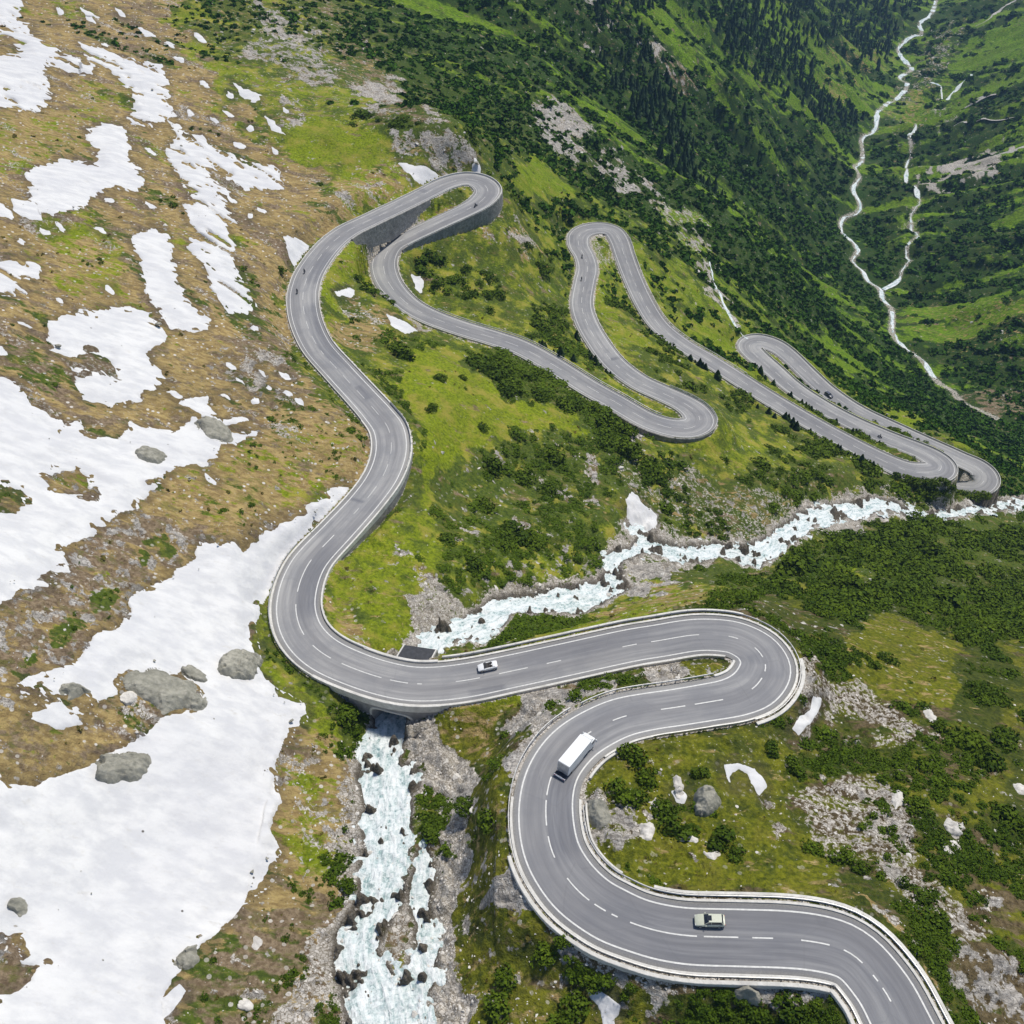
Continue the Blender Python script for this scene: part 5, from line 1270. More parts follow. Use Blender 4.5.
for k_, (poly, h_, lab) in enumerate(BIG):
    pale_ = 'pale' in lab or 'whit' in lab
    slab_rock(poly, h_ * (.42 if pale_ else .8), lab, M['pale'] if pale_ else (M['brown'] if ('brown' in lab or 'grass topped' in lab) else M['boulder']), k_ + 2)

# ================================================================== vegetation and stone scatter
def frame(v):
    return v


def leaf_clump(nl, ls, seed, squash=.75, lobes=6):
    r = np.random.default_rng(seed)
    lob = r.normal(size=(lobes, 3)); lob[:, 2] = np.abs(lob[:, 2]) * .7; lob /= np.linalg.norm(lob, axis=1)[:, None]; lob *= r.uniform(.35, .62, (lobes, 1)); lr_ = r.uniform(.34, .56, lobes)
    V_, F_, T = [], [], []
    for q in range(nl):
        k_ = r.integers(lobes); d = r.normal(size=3); d[2] = d[2] * .8 + .25; d /= np.linalg.norm(d)
        p = lob[k_] + d * lr_[k_] * r.uniform(.75, 1.08)
        if p[2] < -.12:
            continue
        nrm = d * .8 + r.normal(size=3) * .45; nrm /= np.linalg.norm(nrm)
        t1 = np.cross(nrm, r.normal(size=3)); t1 /= np.linalg.norm(t1) + 1e-9; t2 = np.cross(nrm, t1)
        s_ = ls * r.uniform(.6, 1.3); o = len(V_)
        V_ += [p + t1 * s_, p + t2 * s_ * .8, p - t1 * s_, p - t2 * s_ * .8]; F_ += [(o, o + 1, o + 2, o + 3)]
        T += [r.uniform(0, 1)] * 4
    V_ = np.array(V_); V_[:, 2] *= squash
    return V_, np.array(F_), np.array(T)


def conifer(seed, tiers=7, per=9):
    r = np.random.default_rng(seed); V_, F_, T = [], [], []
    for t in range(tiers):
        z0 = .06 + .88 * t / tiers; rad = .30 * (1 - t / tiers) ** .85 + .03
        ph = r.uniform(0, 6.28)
        for k_ in range(per):
            a = ph + 6.283 * k_ / per + r.uniform(-.25, .25); rr = rad * r.uniform(.65, 1.2); wv = .5 * rad * r.uniform(.7, 1.2); o = len(V_)
            zt = z0 + .20 + r.uniform(-.03, .03); ca, sa = math.cos(a), math.sin(a)
            V_ += [(0, 0, min(1, zt)), (ca * rr * .6 - sa * wv, sa * rr * .6 + ca * wv, z0 + .03), (ca * rr, sa * rr, z0 - .04), (ca * rr * .6 + sa * wv, sa * rr * .6 - ca * wv, z0 + .03)]
            F_ += [(o, o + 1, o + 2, o + 3)]; T += [r.uniform(0, 1)] * 4
    return np.array(V_), np.array(F_), np.array(T)


def ico(seed, sub=0):
    import bmesh
    bm = bmesh.new(); bmesh.ops.create_icosphere(bm, subdivisions=sub + 1, radius=1)
    r = np.random.default_rng(seed)
    V_ = np.array([v.co[:] for v in bm.verts]); F_ = np.array([[v.index for v in f.verts] for f in bm.faces]); bm.free()
    for q in range(11):
        nrm = r.normal(size=3); nrm /= np.linalg.norm(nrm); dd_ = r.uniform(.28, .7)
        ex = np.maximum(0, V_ @ nrm - dd_); V_ = V_ - ex[:, None] * nrm
    V_ = V_ / np.abs(V_[:, :2]).max() * r.uniform(.65, 1.25, 3) + r.normal(size=V_.shape) * (.05 if sub == 0 else .035)
    V_[:, 2] *= .62
    return V_, F_, np.full(len(V_), r.uniform(0, 1))


def tile(name, templates, pos, scl, rot, vid, mat, tint, smooth=False, zs=None):
    """many small pieces in ONE stuff mesh"""
    Vs, Fs, Ts = [], [], []; o = 0
    for k_, (V_, F_, T) in enumerate(templates):
        idx = np.nonzero(vid == k_)[0]
        if not len(idx):
            continue
        c, s_ = np.cos(rot[idx])[:, None], np.sin(rot[idx])[:, None]
        x_ = (V_[None, :, 0] * c - V_[None, :, 1] * s_) * scl[idx][:, None] + pos[idx, 0:1]; y_ = (V_[None, :, 0] * s_ + V_[None, :, 1] * c) * scl[idx][:, None] + pos[idx, 1:2]
        z_ = V_[None, :, 2] * (scl if zs is None else zs)[idx][:, None] + pos[idx, 2:3]
        Vs.append(np.stack([x_, y_, z_], -1).reshape(-1, 3)); nv = len(V_)
        Fs.append((F_[None] + (np.arange(len(idx)) * nv)[:, None, None] + o).reshape(-1, F_.shape[1])); o += nv * len(idx)
        tt = np.stack([np.repeat(tint[idx][:, None], nv, 1), np.repeat(T[None], len(idx), 0), np.zeros((len(idx), nv))], -1); Ts.append(tt.reshape(-1, 3))
    me_ = npmesh(name, np.vstack(Vs), np.vstack(Fs), mat, smooth); col_attr(me_, 'tint', np.vstack(Ts))
    return link(bpy.data.objects.new(name, me_))


def region(px, py):
    if py < 300 and px > 860: return 'on the right side of the far valley'
    if px < 345 and py < 300: return 'on the upper left hillside above the road'
    if px < 300 and py < 560: return 'on the brown slope among the snow patches'
    if px < 370 and py < 700: return 'beside the road bend at the snow tongue'
    if px < 350: return 'between the great snowfield and the torrent'
    if px < 480 and py > 690: return 'on the stony bank of the torrent below the bridge'
    if px < 570 and py > 690: return 'on the slope between torrent and truck bend'
    if py > 960: return 'below the outer edge of the lowest road'
    if py > 700 and px < 790: return 'on the grassy loop inside the lowest bends'
    if py > 640 and px < 770: return 'on the island of the right hairpin'
    if py > 700: return 'on the stony heath right of the lowest bends'
    if py > 610 and px > 770: return 'on the knoll right of the right hairpin'
    if py > 515 and px > 700: return 'in the green thicket right of the torrent'
    if py > 430 and px > 590: return 'on the rocky gully side of the torrent'
    if py > 430: return 'on the dark green lower flank of the knoll'
    if px < 520 and py < 200: return 'on the green slope above the upper hairpin'
    if px < 600 and py < 350: return 'between the upper and the middle hairpin'
    if px < 600: return 'on the bright green knoll inside the S bend'
    if py > 220 and px < 960: return 'beside the far traverses of the road'
    return 'on the green side of the far valley'


def cand(nc, seed):
    r = np.random.default_rng(seed); iu = r.uniform(90, NR - 60, nc); ia = r.uniform(0, NA - 1.01, nc)
    i, j = iu.astype(int), ia.astype(int)
    x_ = np.exp(lr[0] + iu * (lr[1] - lr[0])) * np.sin(-AZ + ia * (az[1] - az[0])); y_ = np.exp(lr[0] + iu * (lr[1] - lr[0])) * np.cos(-AZ + ia * (az[1] - az[0]))
    z_ = bil(Z, iu, ia); px, py, dp = project(x_, y_, z_)
    ok = (px > -40) & (px < 1064) & (py > -30) & (py < 1060)
    return r, x_[ok], y_[ok], z_[ok], i[ok], j[ok], px[ok], py[ok], dp[ok]


# ---- alder and other shrubs
r, x_, y_, z_, i, j, px, py, dp = cand(300000, 5)
nz1 = fbm(x_ / 16, y_ / 16, 4, 201); nz2 = fbm((x_) / 90, y_ / 30, 4, 203)
wD = WT[i, j, D_] + .45 * WT[i, j, H_] * 0
pr = np.where(dp < 430, sstep(.32, .78, wD + nz1 * 1.1), sstep(.15, .6, wD + nz2 * .6))
ok = (r.uniform(0, 1, len(x_)) < pr * np.where(dp < 430, .5, .7)) & (e[i, j] > 3.0) & (WFM[i, j] < -2) & (SNM[i, j] < -1.2) & (FRD[i, j] > 9)
ok &= ~((px < 330) & (py > 90) & (dp < 500) & (r.uniform(0, 1, len(x_)) < .55))
x_, y_, z_, i, j, px, py, dp = (q[ok] for q in (x_, y_, z_, i, j, px, py, dp))
prad = np.where(dp < 430, np.exp(r.normal(1.62, .4, len(x_))), np.exp(r.normal(1.22, .3, len(x_))))
thick = sstep(.85, 1.0, WT[i, j, D_]); prad = prad * (1 + 1.15 * thick * (dp < 430)); prad = np.where((dp > 430), prad * 1.12, prad)
gap_ = fbm(x_ / 13, y_ / 13, 4, 219); keep_ = (dp > 430) | (r.uniform(0, 1, len(x_)) < np.where(thick > .5, .5 * sstep(-.32, -.05, gap_), .78))
x_, y_, z_, i, j, px, py, dp, prad = (q[keep_] for q in (x_, y_, z_, i, j, px, py, dp, prad))
left_ = (px < 340) & (dp < 520); prad = np.where(left_, prad * .7, prad)
rad = np.clip(prad * dp / F, .35, 7)
rad = np.minimum(rad, np.maximum(.5, (e[i, j] - 1.6) * .8))
tn2 = np.clip(.5 + fbm(x_ / 25, y_ / 25, 3, 207) * .9 + r.normal(0, .16, len(x_)), 0, 1)
SH = [np.array([a, b, *rest], float) for a, b, *rest in ()]
# single shrubs that can be told apart (pixel, pixel, radius px, label)
ONE = [(632,752,17,'round dark shrub at the top of the pair beside the truck bend'),(622,783,19,'broad dark green shrub nearest the truck bend on the loop'),(650,772,17,'dense shrub right of the truck bend pair'),(640,795,15,'low shrub at the foot of the truck bend pair'),(680,820,19,'bright topped green shrub left of the big grey boulder'),(722,835,18,'dark shrub right below the big grey boulder'),(738,850,13,'small dark shrub at the right of the loop row'),
 (468,800,15,'mid green shrub right of the torrent bank'),(490,815,17,'broad shrub between torrent and truck bend'),(505,975,17,'bright green shrub near the bottom edge'),(500,1000,19,'large bright green shrub cut by the bottom edge'),(575,1000,20,'large dark shrub left of the bottom snow patch'),(560,1020,16,'dark shrub at the bottom edge beside the snow'),(590,980,12,'small shrub above the bottom snow patch'),(545,945,16,'shrub under the outer edge of the lowest bend'),(565,935,13,'smaller shrub under the outer edge of the lowest bend'),
 (888,655,13,'lone dark shrub on the bright knoll'),(874,664,9,'small shrub touching the lone dark shrub on the knoll'),(1005,812,20,'dark round shrub at the right edge above the heath'),(1018,822,14,'shrub partly out of frame at the right edge'),(965,735,22,'large dark shrub in the right hand thicket'),(985,755,20,'dark shrub below the large right hand one'),(945,725,16,'left dark shrub of the right hand thicket'),(1000,735,18,'right dark shrub of the right hand thicket'),
 (925,895,17,'dark shrub on the bank above the lowest bend'),(908,880,12,'small shrub on the bank above the lowest bend'),(940,915,12,'low shrub right of the lowest bend'),(840,850,16,'mid green shrub on the scree edge'),(815,845,14,'spreading shrub left of the scree edge'),(860,865,12,'shrub at the lower scree edge'),(700,770,11,'low shrub above the arched snow scrap'),(770,745,12,'shrub under the right hairpin'),(790,760,12,'dark shrub right under the right hairpin edge'),
 (430,405,9,'dark shrub on the left of the bright knoll'),(483,425,8,'lone dark bush in the middle of the bright knoll'),(440,375,9,'dark shrub at the top of the bright knoll'),(463,376,6,'small dark bush on the bright knoll')]
ow, od = at([a[0] for a in ONE], [a[1] + a[2] * .45 for a in ONE])
CL_HI = [leaf_clump(620, .105, 300 + k_, .8, 9) for k_ in range(6)]; CL_MD = [leaf_clump(240, .145, 350 + k_, .75, 9) for k_ in range(5)]; CL_FR = [leaf_clump(34, .36, 330 + k_, .75, 5) for k_ in range(6)]; CL_LO = [leaf_clump(95, .21, 320 + k_, .75, 6) for k_ in range(8)]
mesh_hi = []
for k_, (V_, F_, T) in enumerate(CL_HI):
    me_ = npmesh('alder_shrub', V_, F_, M['leafi'], False); col_attr(me_, 'tint', np.column_stack([T * 0, T, T * 0])); mesh_hi.append(me_)
for (a, b, pr_, lab), p, d_ in zip(ONE, ow, od):
    o = link(bpy.data.objects.new('alder_shrub', random.choice(mesh_hi))); s_ = pr_ * d_ / F
    o.location = p; o.rotation_euler = (0, 0, random.uniform(0, 6.28)); o.scale = (s_ * random.uniform(.95, 1.15), s_, s_ * random.uniform(.75, 1.0)); tagobj(o, lab, 'shrub')
for a, b, pr_ in ((925,481,8),(934,482,8),(943,480,8),(950,486,7),(958,491,8),(966,493,8),(975,493,8),(915,479,8),(905,477,8),(930,490,9),(940,491,9),(985,493,8),(895,474,7),(920,488,8)):
    p, d_ = at1(a, b + 3); o = link(bpy.data.objects.new('alder_shrub', random.choice(mesh_hi))); s_ = pr_ * d_ / F
    o.location = p; o.rotation_euler = (0, 0, random.uniform(0, 6.28)); o.scale = (s_, s_, s_ * random.uniform(.8, 1.1)); tagobj(o, 'dark shrub on the steep bank under the far right hairpins', 'shrub', 'shrubs under the far right hairpins')
inf = (px > 0) & (px < 1024) & (py > 0) & (py < 1024)
score = np.where(inf, rad / dp, 0); order = np.argsort(-score); NIND = 230
for q in order[:NIND]:
    o = link(bpy.data.objects.new('alder_shrub', mesh_hi[q % 6])); o.location = (x_[q], y_[q], z_[q] - .1 * rad[q]); o.rotation_euler = (0, 0, random.uniform(0, 6.28)); s_ = rad[q] * 1.1
    o.scale = (s_, s_ * random.uniform(.85, 1.15), s_ * random.uniform(.55, .85)); reg = region(px[q], py[q]); tagobj(o, 'leafy green shrub ' + reg, 'shrub', 'shrubs ' + reg)
rest = order[NIND:]
vid_ = np.where(dp[rest] < 430, r.integers(0, 8, len(rest)), 8 + r.integers(0, 6, len(rest))); vid_ = np.where(rad[rest] / dp[rest] * F > 5.6, 14 + r.integers(0, 5, len(rest)), vid_)
fr2 = rest[dp[rest] > 430]; rest = rest[dp[rest] <= 430]
M['leaff'] = mat_leaf('lush_valley_alder', (.010, .034, .003), (.052, .125, .007), True)
s2_ = tile('valley_thicket', CL_FR, np.column_stack([x_, y_, z_ - .12 * rad])[fr2], rad[fr2] * 1.08, r.uniform(0, 6.28, len(fr2)), r.integers(0, 6, len(fr2)), M['leaff'], tn2[fr2])
tagobj(s2_, 'rich green alder cover on the far valley slopes', 'thicket', kind='stuff')
vid_ = vid_[:0]; vid_ = r.integers(0, 8, len(rest)); vid_ = np.where(rad[rest] / dp[rest] * F > 5.6, 14 + r.integers(0, 5, len(rest)), vid_)
st_ = tile('alder_thicket', CL_LO + CL_FR + CL_MD, np.column_stack([x_, y_, z_ - .12 * rad])[rest], rad[rest] * 1.08, r.uniform(0, 6.28, len(rest)), vid_, M['leaf'], tn2[rest], False, rad[rest] * np.where((px[rest] < 640) & (py[rest] > 330) & (py[rest] < 640), .5, .85))
tagobj(st_, 'low dark green shrub growth covering the slopes', 'thicket', kind='stuff')
nshrub = len(rest)

# ---- grass tussocks and dwarf heather: small low clumps that break up the turf
r, x_, y_, z_, i, j, px, py, dp = cand(70000, 25)
nz1 = fbm(x_ / 5, y_ / 5, 3, 221)
pr = (.9 * WT[i, j, T_] + .5 * WT[i, j, H_] + .5 * WT[i, j, G_]) * sstep(-.05, .3, nz1)
ok = (r.uniform(0, 1, len(x_)) < pr * .62) & (e[i, j] > 2.2) & (WFM[i, j] < -1) & (SNM[i, j] < -.3) & (dp < 600)
x_, y_, z_, i, j, px, py, dp = (q[ok] for q in (x_, y_, z_, i, j, px, py, dp))
CL_T = [leaf_clump(26, .34, 340 + k_, .5, 4) for k_ in range(6)]
rad = np.exp(r.normal(.55, .45, len(x_))) * dp / F; tint = r.uniform(0, 1, len(x_))
M['tuft'] = mat_leaf('heather_tufts', (.05, .045, .012), (.135, .12, .028), True)
o = tile('heather_tufts', CL_T, np.column_stack([x_, y_, z_ - .1 * rad]), rad, r.uniform(0, 6.28, len(x_)), r.integers(0, 6, len(x_)), M['tuft'], tint)
tagobj(o, 'tufts of heather and coarse grass dotting the hillside', 'tufts', kind='stuff'); ntuft = len(x_)

# ---- stones
r, x_, y_, z_, i, j, px, py, dp = cand(160000, 45)
nz1 = fbm(x_ / 12, y_ / 12, 4, 231)
W_ = WT[i, j]
pr = .62 * W_[:, S_] + .4 * W_[:, R_] + (.15 * W_[:, T_] + .2 * W_[:, H_] + .035 * W_[:, G_] + .05 * W_[:, D_]) * sstep(-.1, .4, nz1) * 2.2
ok = (r.uniform(0, 1, len(x_)) < pr * .5) & (e[i, j] > 2.4) & (SNM[i, j] < .0) & (dp < 800) & ((WFM[i, j] < .8) | (r.uniform(0, 1, len(x_)) < .06)) & (FRD[i, j] > 6)
x_, y_, z_, i, j, px, py, dp = (q[ok] for q in (x_, y_, z_, i, j, px, py, dp))
gs = W_[ok][:, S_] + W_[ok][:, R_]
prad = np.exp(r.normal(.1, .5, len(x_))) * (1 + .35 * gs); prad = np.minimum(prad, np.where(gs > .4, 5.5, 3.4)); rad = np.clip(prad * dp / F, .12, 2.6)
zst = np.where(WFM[i, j] > 0, SZ[i, j] - .3 * rad, z_ - .25 * rad)
ST0 = [ico(400 + k_, 0) for k_ in range(8)]; ST1 = [ico(420 + k_, 2) for k_ in range(8)]
inf = (px > 0) & (px < 1024) & (py > 0) & (py < 1024)
score = np.where(inf, rad / dp, 0); order = np.argsort(-score)
mesh_st = [npmesh('pale_boulder', V_, F_, M['pale'], False) for V_, F_, T in ST1]
NB_ = 230
for q in order[:NB_]:
    o = link(bpy.data.objects.new('pale_boulder', mesh_st[q % 8])); o.location = (x_[q], y_[q], zst[q]); o.rotation_euler = (random.uniform(-.3, .3), random.uniform(-.3, .3), random.uniform(0, 6.28)); s_ = rad[q]
    o.scale = (s_ * random.uniform(.9, 1.3), s_, s_ * random.uniform(.7, 1)); reg = region(px[q], py[q]); tagobj(o, 'loose pale boulder ' + reg, 'boulder', 'pale boulders ' + reg)
rest = order[NB_:]
o = tile('scattered_stones', ST0, np.column_stack([x_, y_, zst])[rest], rad[rest], r.uniform(0, 6.28, len(rest)), r.integers(0, 8, len(rest)), M['pale'], r.uniform(0, 1, len(rest)))
tagobj(o, 'pale stones and scree strewn over banks and turf', 'stones', kind='stuff'); nst = len(rest)

r, x_, y_, z_, i, j, px, py, dp = cand(120000, 85)
zt_ = SNOWTOP[i, j]; sn_ = SNM[i, j]; nz1 = fbm(x_ / 10, y_ / 10, 3, 261)
ok = (sn_ > .2) & (r.uniform(0, 1, len(x_)) < (.10 * sstep(5, .5, sn_) * sstep(-.1, .3, nz1) + .004)) & (dp < 480)
x_, y_, z_, dp, zt_, sn_ = (q[ok] for q in (x_, y_, z_, dp, zt_, sn_)); rad = np.exp(r.normal(.0, .5, len(x_))) * dp / F
o = tile('snow_debris', ST0, np.column_stack([x_, y_, zt_ + .1 * rad]), rad, r.uniform(0, 6.28, len(x_)), r.integers(0, 8, len(x_)), M['boulder'], r.uniform(0, 1, len(x_)))
tagobj(o, 'small dark stones sprinkled on the snow near its edges', 'stones', kind='stuff')

# ---- spruce forest on the far slopes
r, x_, y_, z_, i, j, px, py, dp = cand(330000, 65)
nz1 = fbm(x_ / 70, y_ / 45, 4, 241)
fm = np.maximum.reduce([sdf([(585,-60),(648,-60),(652,55),(692,125),(706,195),(690,190),(650,140),(615,75)], px, py) / 12, sdf([(690,-60),(905,-60),(900,15),(880,60),(850,45),(832,35),(808,70),(790,100),(760,70),(725,50)], px, py) / 12,
                        sdf([(790,60),(812,75),(830,105),(860,112),(850,130),(820,120),(790,95)], px, py) / 8, sdf([(860,-40),(930,-40),(915,20),(885,60),(872,45)], px, py) / 8])
ok = (r.uniform(0, 1, len(x_)) < sstep(-.3, .6, fm + nz1 * 2.4) * np.where(px < 712, .4, .9)) & (FRD[i, j] > 14) & (dp > 560)
x_, y_, z_, px, py, dp = (q[ok] for q in (x_, y_, z_, px, py, dp))
hgt = r.uniform(4, 12, len(x_)); CN = [conifer(500 + k_, 6, 7) for k_ in range(6)]
o = tile('spruce_forest', CN, np.column_stack([x_, y_, z_ - .5]), hgt * .95, r.uniform(0, 6.28, len(x_)), r.integers(0, 6, len(x_)), M['needle'], r.uniform(0, 1, len(x_)), False, hgt)
tagobj(o, 'dark spruce forest on the far valley side', 'forest', kind='stuff'); nfor = len(x_)
# ---- single pines standing along the far legs of the road
CH = [conifer(540 + k_, 9, 11) for k_ in range(5)]; mesh_cn = []
for V_, F_, T in CH:
    mb_ = MB(); mb_.cyl((0, 0, -.05), (0, 0, .8), .022, 6, .006)
    Vt = np.array(mb_.v); V2 = np.vstack([V_ * (1.35, 1.35, 1), Vt]); me_ = bpy.data.meshes.new('mountain_pine'); me_.from_pydata(V2.tolist(), [], [tuple(f) for f in F_.tolist()] + [tuple(i_ + len(V_) for i_ in f) for f in mb_.f])
    me_.materials.append(M['needlei']); me_.materials.append(M['wood']); mi = np.zeros(len(me_.polygons), np.int32); mi[len(F_):] = 1; me_.polygons.foreach_set('material_index', mi)
    col_attr(me_, 'tint', np.column_stack([np.zeros(len(V2)), np.concatenate([T, np.zeros(len(Vt))]), np.zeros(len(V2))])); mesh_cn.append(me_)
npine = 0
for (a_, b_, side, n_, lo, hi, nm) in (((770,397), (880,460), -1, 24, 2.4, 9, 'on the near side of the far lower leg'), ((893,441), (775,372), 1, 20, 2.2, 6.0, 'in the strip between the two far legs'), ((520,347), (560,368), 1, 9, 2.5, 6, 'under the second traverse on the knoll crest'), ((592,330), (630,375), 1, 12, 2.5, 5, 'under the third traverse'), ((660,326), (742,381), -1, 14, 2.5, 10, 'under the fourth traverse')):
    i0_, i1_ = sorted((ridx(*a_), ridx(*b_)))
    for q in range(n_):
        t = random.uniform(i0_, i1_); of = side * (np.interp(t, np.arange(NRD), RD[:, 3]) + random.uniform(lo, hi)); p = road_pt(np.array([t]), of)[0]; zg = float(grid_sample(Z, p[0:1], p[1:2])[0])
        o = link(bpy.data.objects.new('mountain_pine', random.choice(mesh_cn))); o.location = (p[0], p[1], zg - .2); h_ = random.uniform(1.6, 5.0); o.scale = (h_ * .95, h_ * .95, h_); o.rotation_euler = (0, 0, random.uniform(0, 6.28)); npine += 1
        tagobj(o, 'small dark mountain pine ' + nm, 'tree', 'pines ' + nm)


# ================================================================== vehicles
def on_road(px_, py_, lane, flip=False):
    t = ridx(px_, py_); p = road_pt(np.array([float(t)]), lane)[0]
    d_ = Vector((rt[t, 0], rt[t, 1], 0)); sl_ = (RD[min(t + 2, NRD - 1), 2] - RD[max(t - 2, 0), 2]) / 4
    if flip:
        d_ = -d_; sl_ = -sl_
    return Vector(p), Matrix.Rotation(math.atan2(d_.y, d_.x), 4, 'Z') @ Matrix.Rotation(-math.atan(sl_), 4, 'Y')


def wheel(root, x_, y_, r_, wd):
    mb = MB(); s_ = 1 if y_ > 0 else -1
    mb.cyl((x_, y_ - wd / 2, r_), (x_, y_ + wd / 2, r_), r_, 20); wh = mb.build('wheel', M['black'], root, .03)
    mb = MB(); mb.cyl((x_, y_ + s_ * wd * .4, r_), (x_, y_ + s_ * (wd / 2 + .015), r_), r_ * .62, 16); mb.build('rim', M['steel'], wh)


def car(name, label, loc, rot, L, W, H, paint, roof_mat, glass_roof=False, open_top=False):
    root = empty(name, loc, rot.to_euler()); tagobj(root, label, 'car')
    hl = L / 2
    prof = [(hl, .74, .50, .66), (hl - .10, .90, .42, .74), (hl - .55, .98, .3, .84), (hl * .42, 1.0, .24, .95), (0, 1.0, .24, .97), (-hl * .5, 1.0, .24, .99), (-hl + .35, .98, .3, 1.0), (-hl + .08, .9, .4, .96), (-hl, .76, .5, .86)]
    rings = []
    for x_, f_, zb_, zt_ in prof:
        w_ = W / 2 * f_
        rings.append([(x_, -w_ * .9, zb_), (x_, -w_, (zb_ + zt_) / 2 - .05), (x_, -w_ * .97, zt_ - .08), (x_, -w_ * .86, zt_), (x_, 0, zt_ + .04), (x_, w_ * .86, zt_), (x_, w_ * .97, zt_ - .08), (x_, w_, (zb_ + zt_) / 2 - .05), (x_, w_ * .9, zb_)])
    mb = MB(); mb.loft(rings); mb.build('body', paint, root, .03, True)
    x0, x1 = hl * .40, -hl + .22
    if not open_top:
        lo = [(x0, -.42 * W), (x0 + .06, 0), (x0, .42 * W), (x1, .43 * W), (x1 - .04, 0), (x1, -.43 * W)]
        hi = [(x0 - .72, -.35 * W), (x0 - .66, 0), (x0 - .72, .35 * W), (x1 + .34, .35 * W), (x1 + .30, 0), (x1 + .34, -.35 * W)]
        mb = MB(); mb.loft([[(a, b, .93) for a, b in lo], [(a, b, H - .05) for a, b in hi]]); mb.build('window', M['glass'], root, .02)
        mb = MB(); mb.loft([[(a * 1.0 + (.05 if a > 0 else -.05), b * 1.03, H - .08) for a, b in hi], [(a, b * .97, H) for a, b in hi]]); rf = mb.build('roof', roof_mat, root, .025)
        if glass_roof:
            mb = MB(); mb.box(((hi[0][0] * .75), 0, H + .012), (.75, W * .42, .02)); mb.build('sunroof', M['glass'], rf)
        for sy in (-1, 1):                                         # body coloured pillars
            for (xa, xb) in ((x0 - .02, x0 - .70), (-.15, -.2), (x1 + .06, x1 + .36)):
                mb = MB(); mb.cyl((xa, sy * .425 * W, .94), (xb, sy * .352 * W, H - .05), .045, 6); mb.build('pillar', paint, root)
    else:
        mb = MB(); mb.box((-.25, 0, .99), (1.5, W * .72, .06)); mb.build('cabin', M['interior'], root, .02)
        for sy in (-1, 1):
            mb = MB(); mb.box((-.45, sy * W * .2, 1.08), (.45, .45, .16)); mb.box((-.72, sy * W * .2, 1.2), (.16, .42, .42)); mb.build('seat', M['interior'], root, .05)
        mb = MB(); mb.loft([[(x0, -.4 * W, .97), (x0, .4 * W, .97), (x0 - .04, .4 * W, .97), (x0 - .04, -.4 * W, .97)], [(x0 - .5, -.34 * W, 1.36), (x0 - .5, .34 * W, 1.36), (x0 - .54, .34 * W, 1.36), (x0 - .54, -.34 * W, 1.36)]]); mb.build('windscreen', M['glass'], root)
        mb = MB(); mb.box((-1.25, 0, 1.06), (.5, W * .78, .16)); mb.build('folded_roof', roof_mat, root, .06)
    for sx in (hl * .64, -hl * .60):
        for sy in (-1, 1):
            wheel(root, sx, sy * (W / 2 - .10), .33, .22)
    for sy in (-1, 1):
        mb = MB(); mb.box((hl - .12, sy * W * .34, .68), (.16, .3, .12)); mb.build('headlight', M['lamp'], root, .02)
        mb = MB(); mb.box((-hl + .04, sy * W * .36, .80), (.10, .22, .16)); mb.build('tail_light', M['lamp_red'], root, .02)
        mb = MB(); mb.box((x0 - .25, sy * (W / 2 + .06), .98), (.14, .18, .12)); mb.build('mirror', paint, root, .03)
    mb = MB(); mb.box((hl + .005, 0, .46), (.03, W * .6, .16)); mb.box((-hl - .005, 0, .50), (.03, W * .6, .18)); mb.build('bumper_trim', M['dark'], root)
    return root


p, R = on_road(487, 668, -2.0); car('convertible', 'small white open topped car crossing near the bridge', p, R, 4.1, 1.78, 1.35, M['white'], M['white'], open_top=True)
p, R = on_road(711, 920, -2.15); car('estate_car', 'pale greenish car with dark sunroof on the lowest straight', p, R, 4.45, 1.86, 1.52, M['khaki'], M['khaki'], True)
p, R = on_road(833, 391, -1.7); car('dark_car', 'dark car on the farthest leg of the road', p, R, 4.3, 1.8, 1.45, M['paint'], M['paint'])

p, R = on_road(572, 760, -2.15)
tk = empty('box_truck', p, R.to_euler()); tk.scale = (.92, .93, .93); tagobj(tk, 'white box truck climbing the tight bend', 'truck')
mb = MB(); mb.box((-.6, 0, .85), (9.6, .9, .3)); mb.build('chassis', M['dark'], tk)
mb = MB(); mb.box((-1.15, 0, 2.42), (7.9, 2.5, 2.65)); cb = mb.build('cargo_box', M['white'], tk, .06)
for q in range(9):
    mb = MB(); mb.box((-4.7 + q * .9, 0, 3.752), (.05, 2.4, .02)); mb.build('roof_rib', M['white'], cb)
mb = MB(); mb.box((-5.14, 0, 2.42), (.06, 2.3, 2.4)); mb.build('rear_door', M['steel'], tk, .02)
mb = MB(); mb.box((-5.55, 0, .95), (.75, 2.3, .1)); mb.build('tail_lift', M['dark'], tk, .02)
mb = MB(); mb.box((-5.98, 0, .75), (.18, 2.45, .35)); mb.build('rear_bumper', M['white'], tk, .04)
mb = MB()
mb.loft([[(2.95, -1.2, .5), (2.95, 1.2, .5), (2.95, 1.2, 2.75), (2.95, -1.2, 2.75)], [(4.3, -1.22, .45), (4.3, 1.22, .45), (4.3, 1.2, 2.7), (4.3, -1.2, 2.7)], [(4.85, -1.2, .45), (4.85, 1.2, .45), (4.6, 1.12, 2.6), (4.6, -1.12, 2.6)]])
cab = mb.build('cab', M['white'], tk, .1)
mb = MB(); mb.loft([[(4.79, -1.08, 1.6), (4.79, 1.08, 1.6), (4.84, 1.08, 1.6), (4.84, -1.08, 1.6)], [(4.60, -1.02, 2.5), (4.60, 1.02, 2.5), (4.67, 1.02, 2.5), (4.67, -1.02, 2.5)]]); mb.build('windscreen', M['glass'], cab)
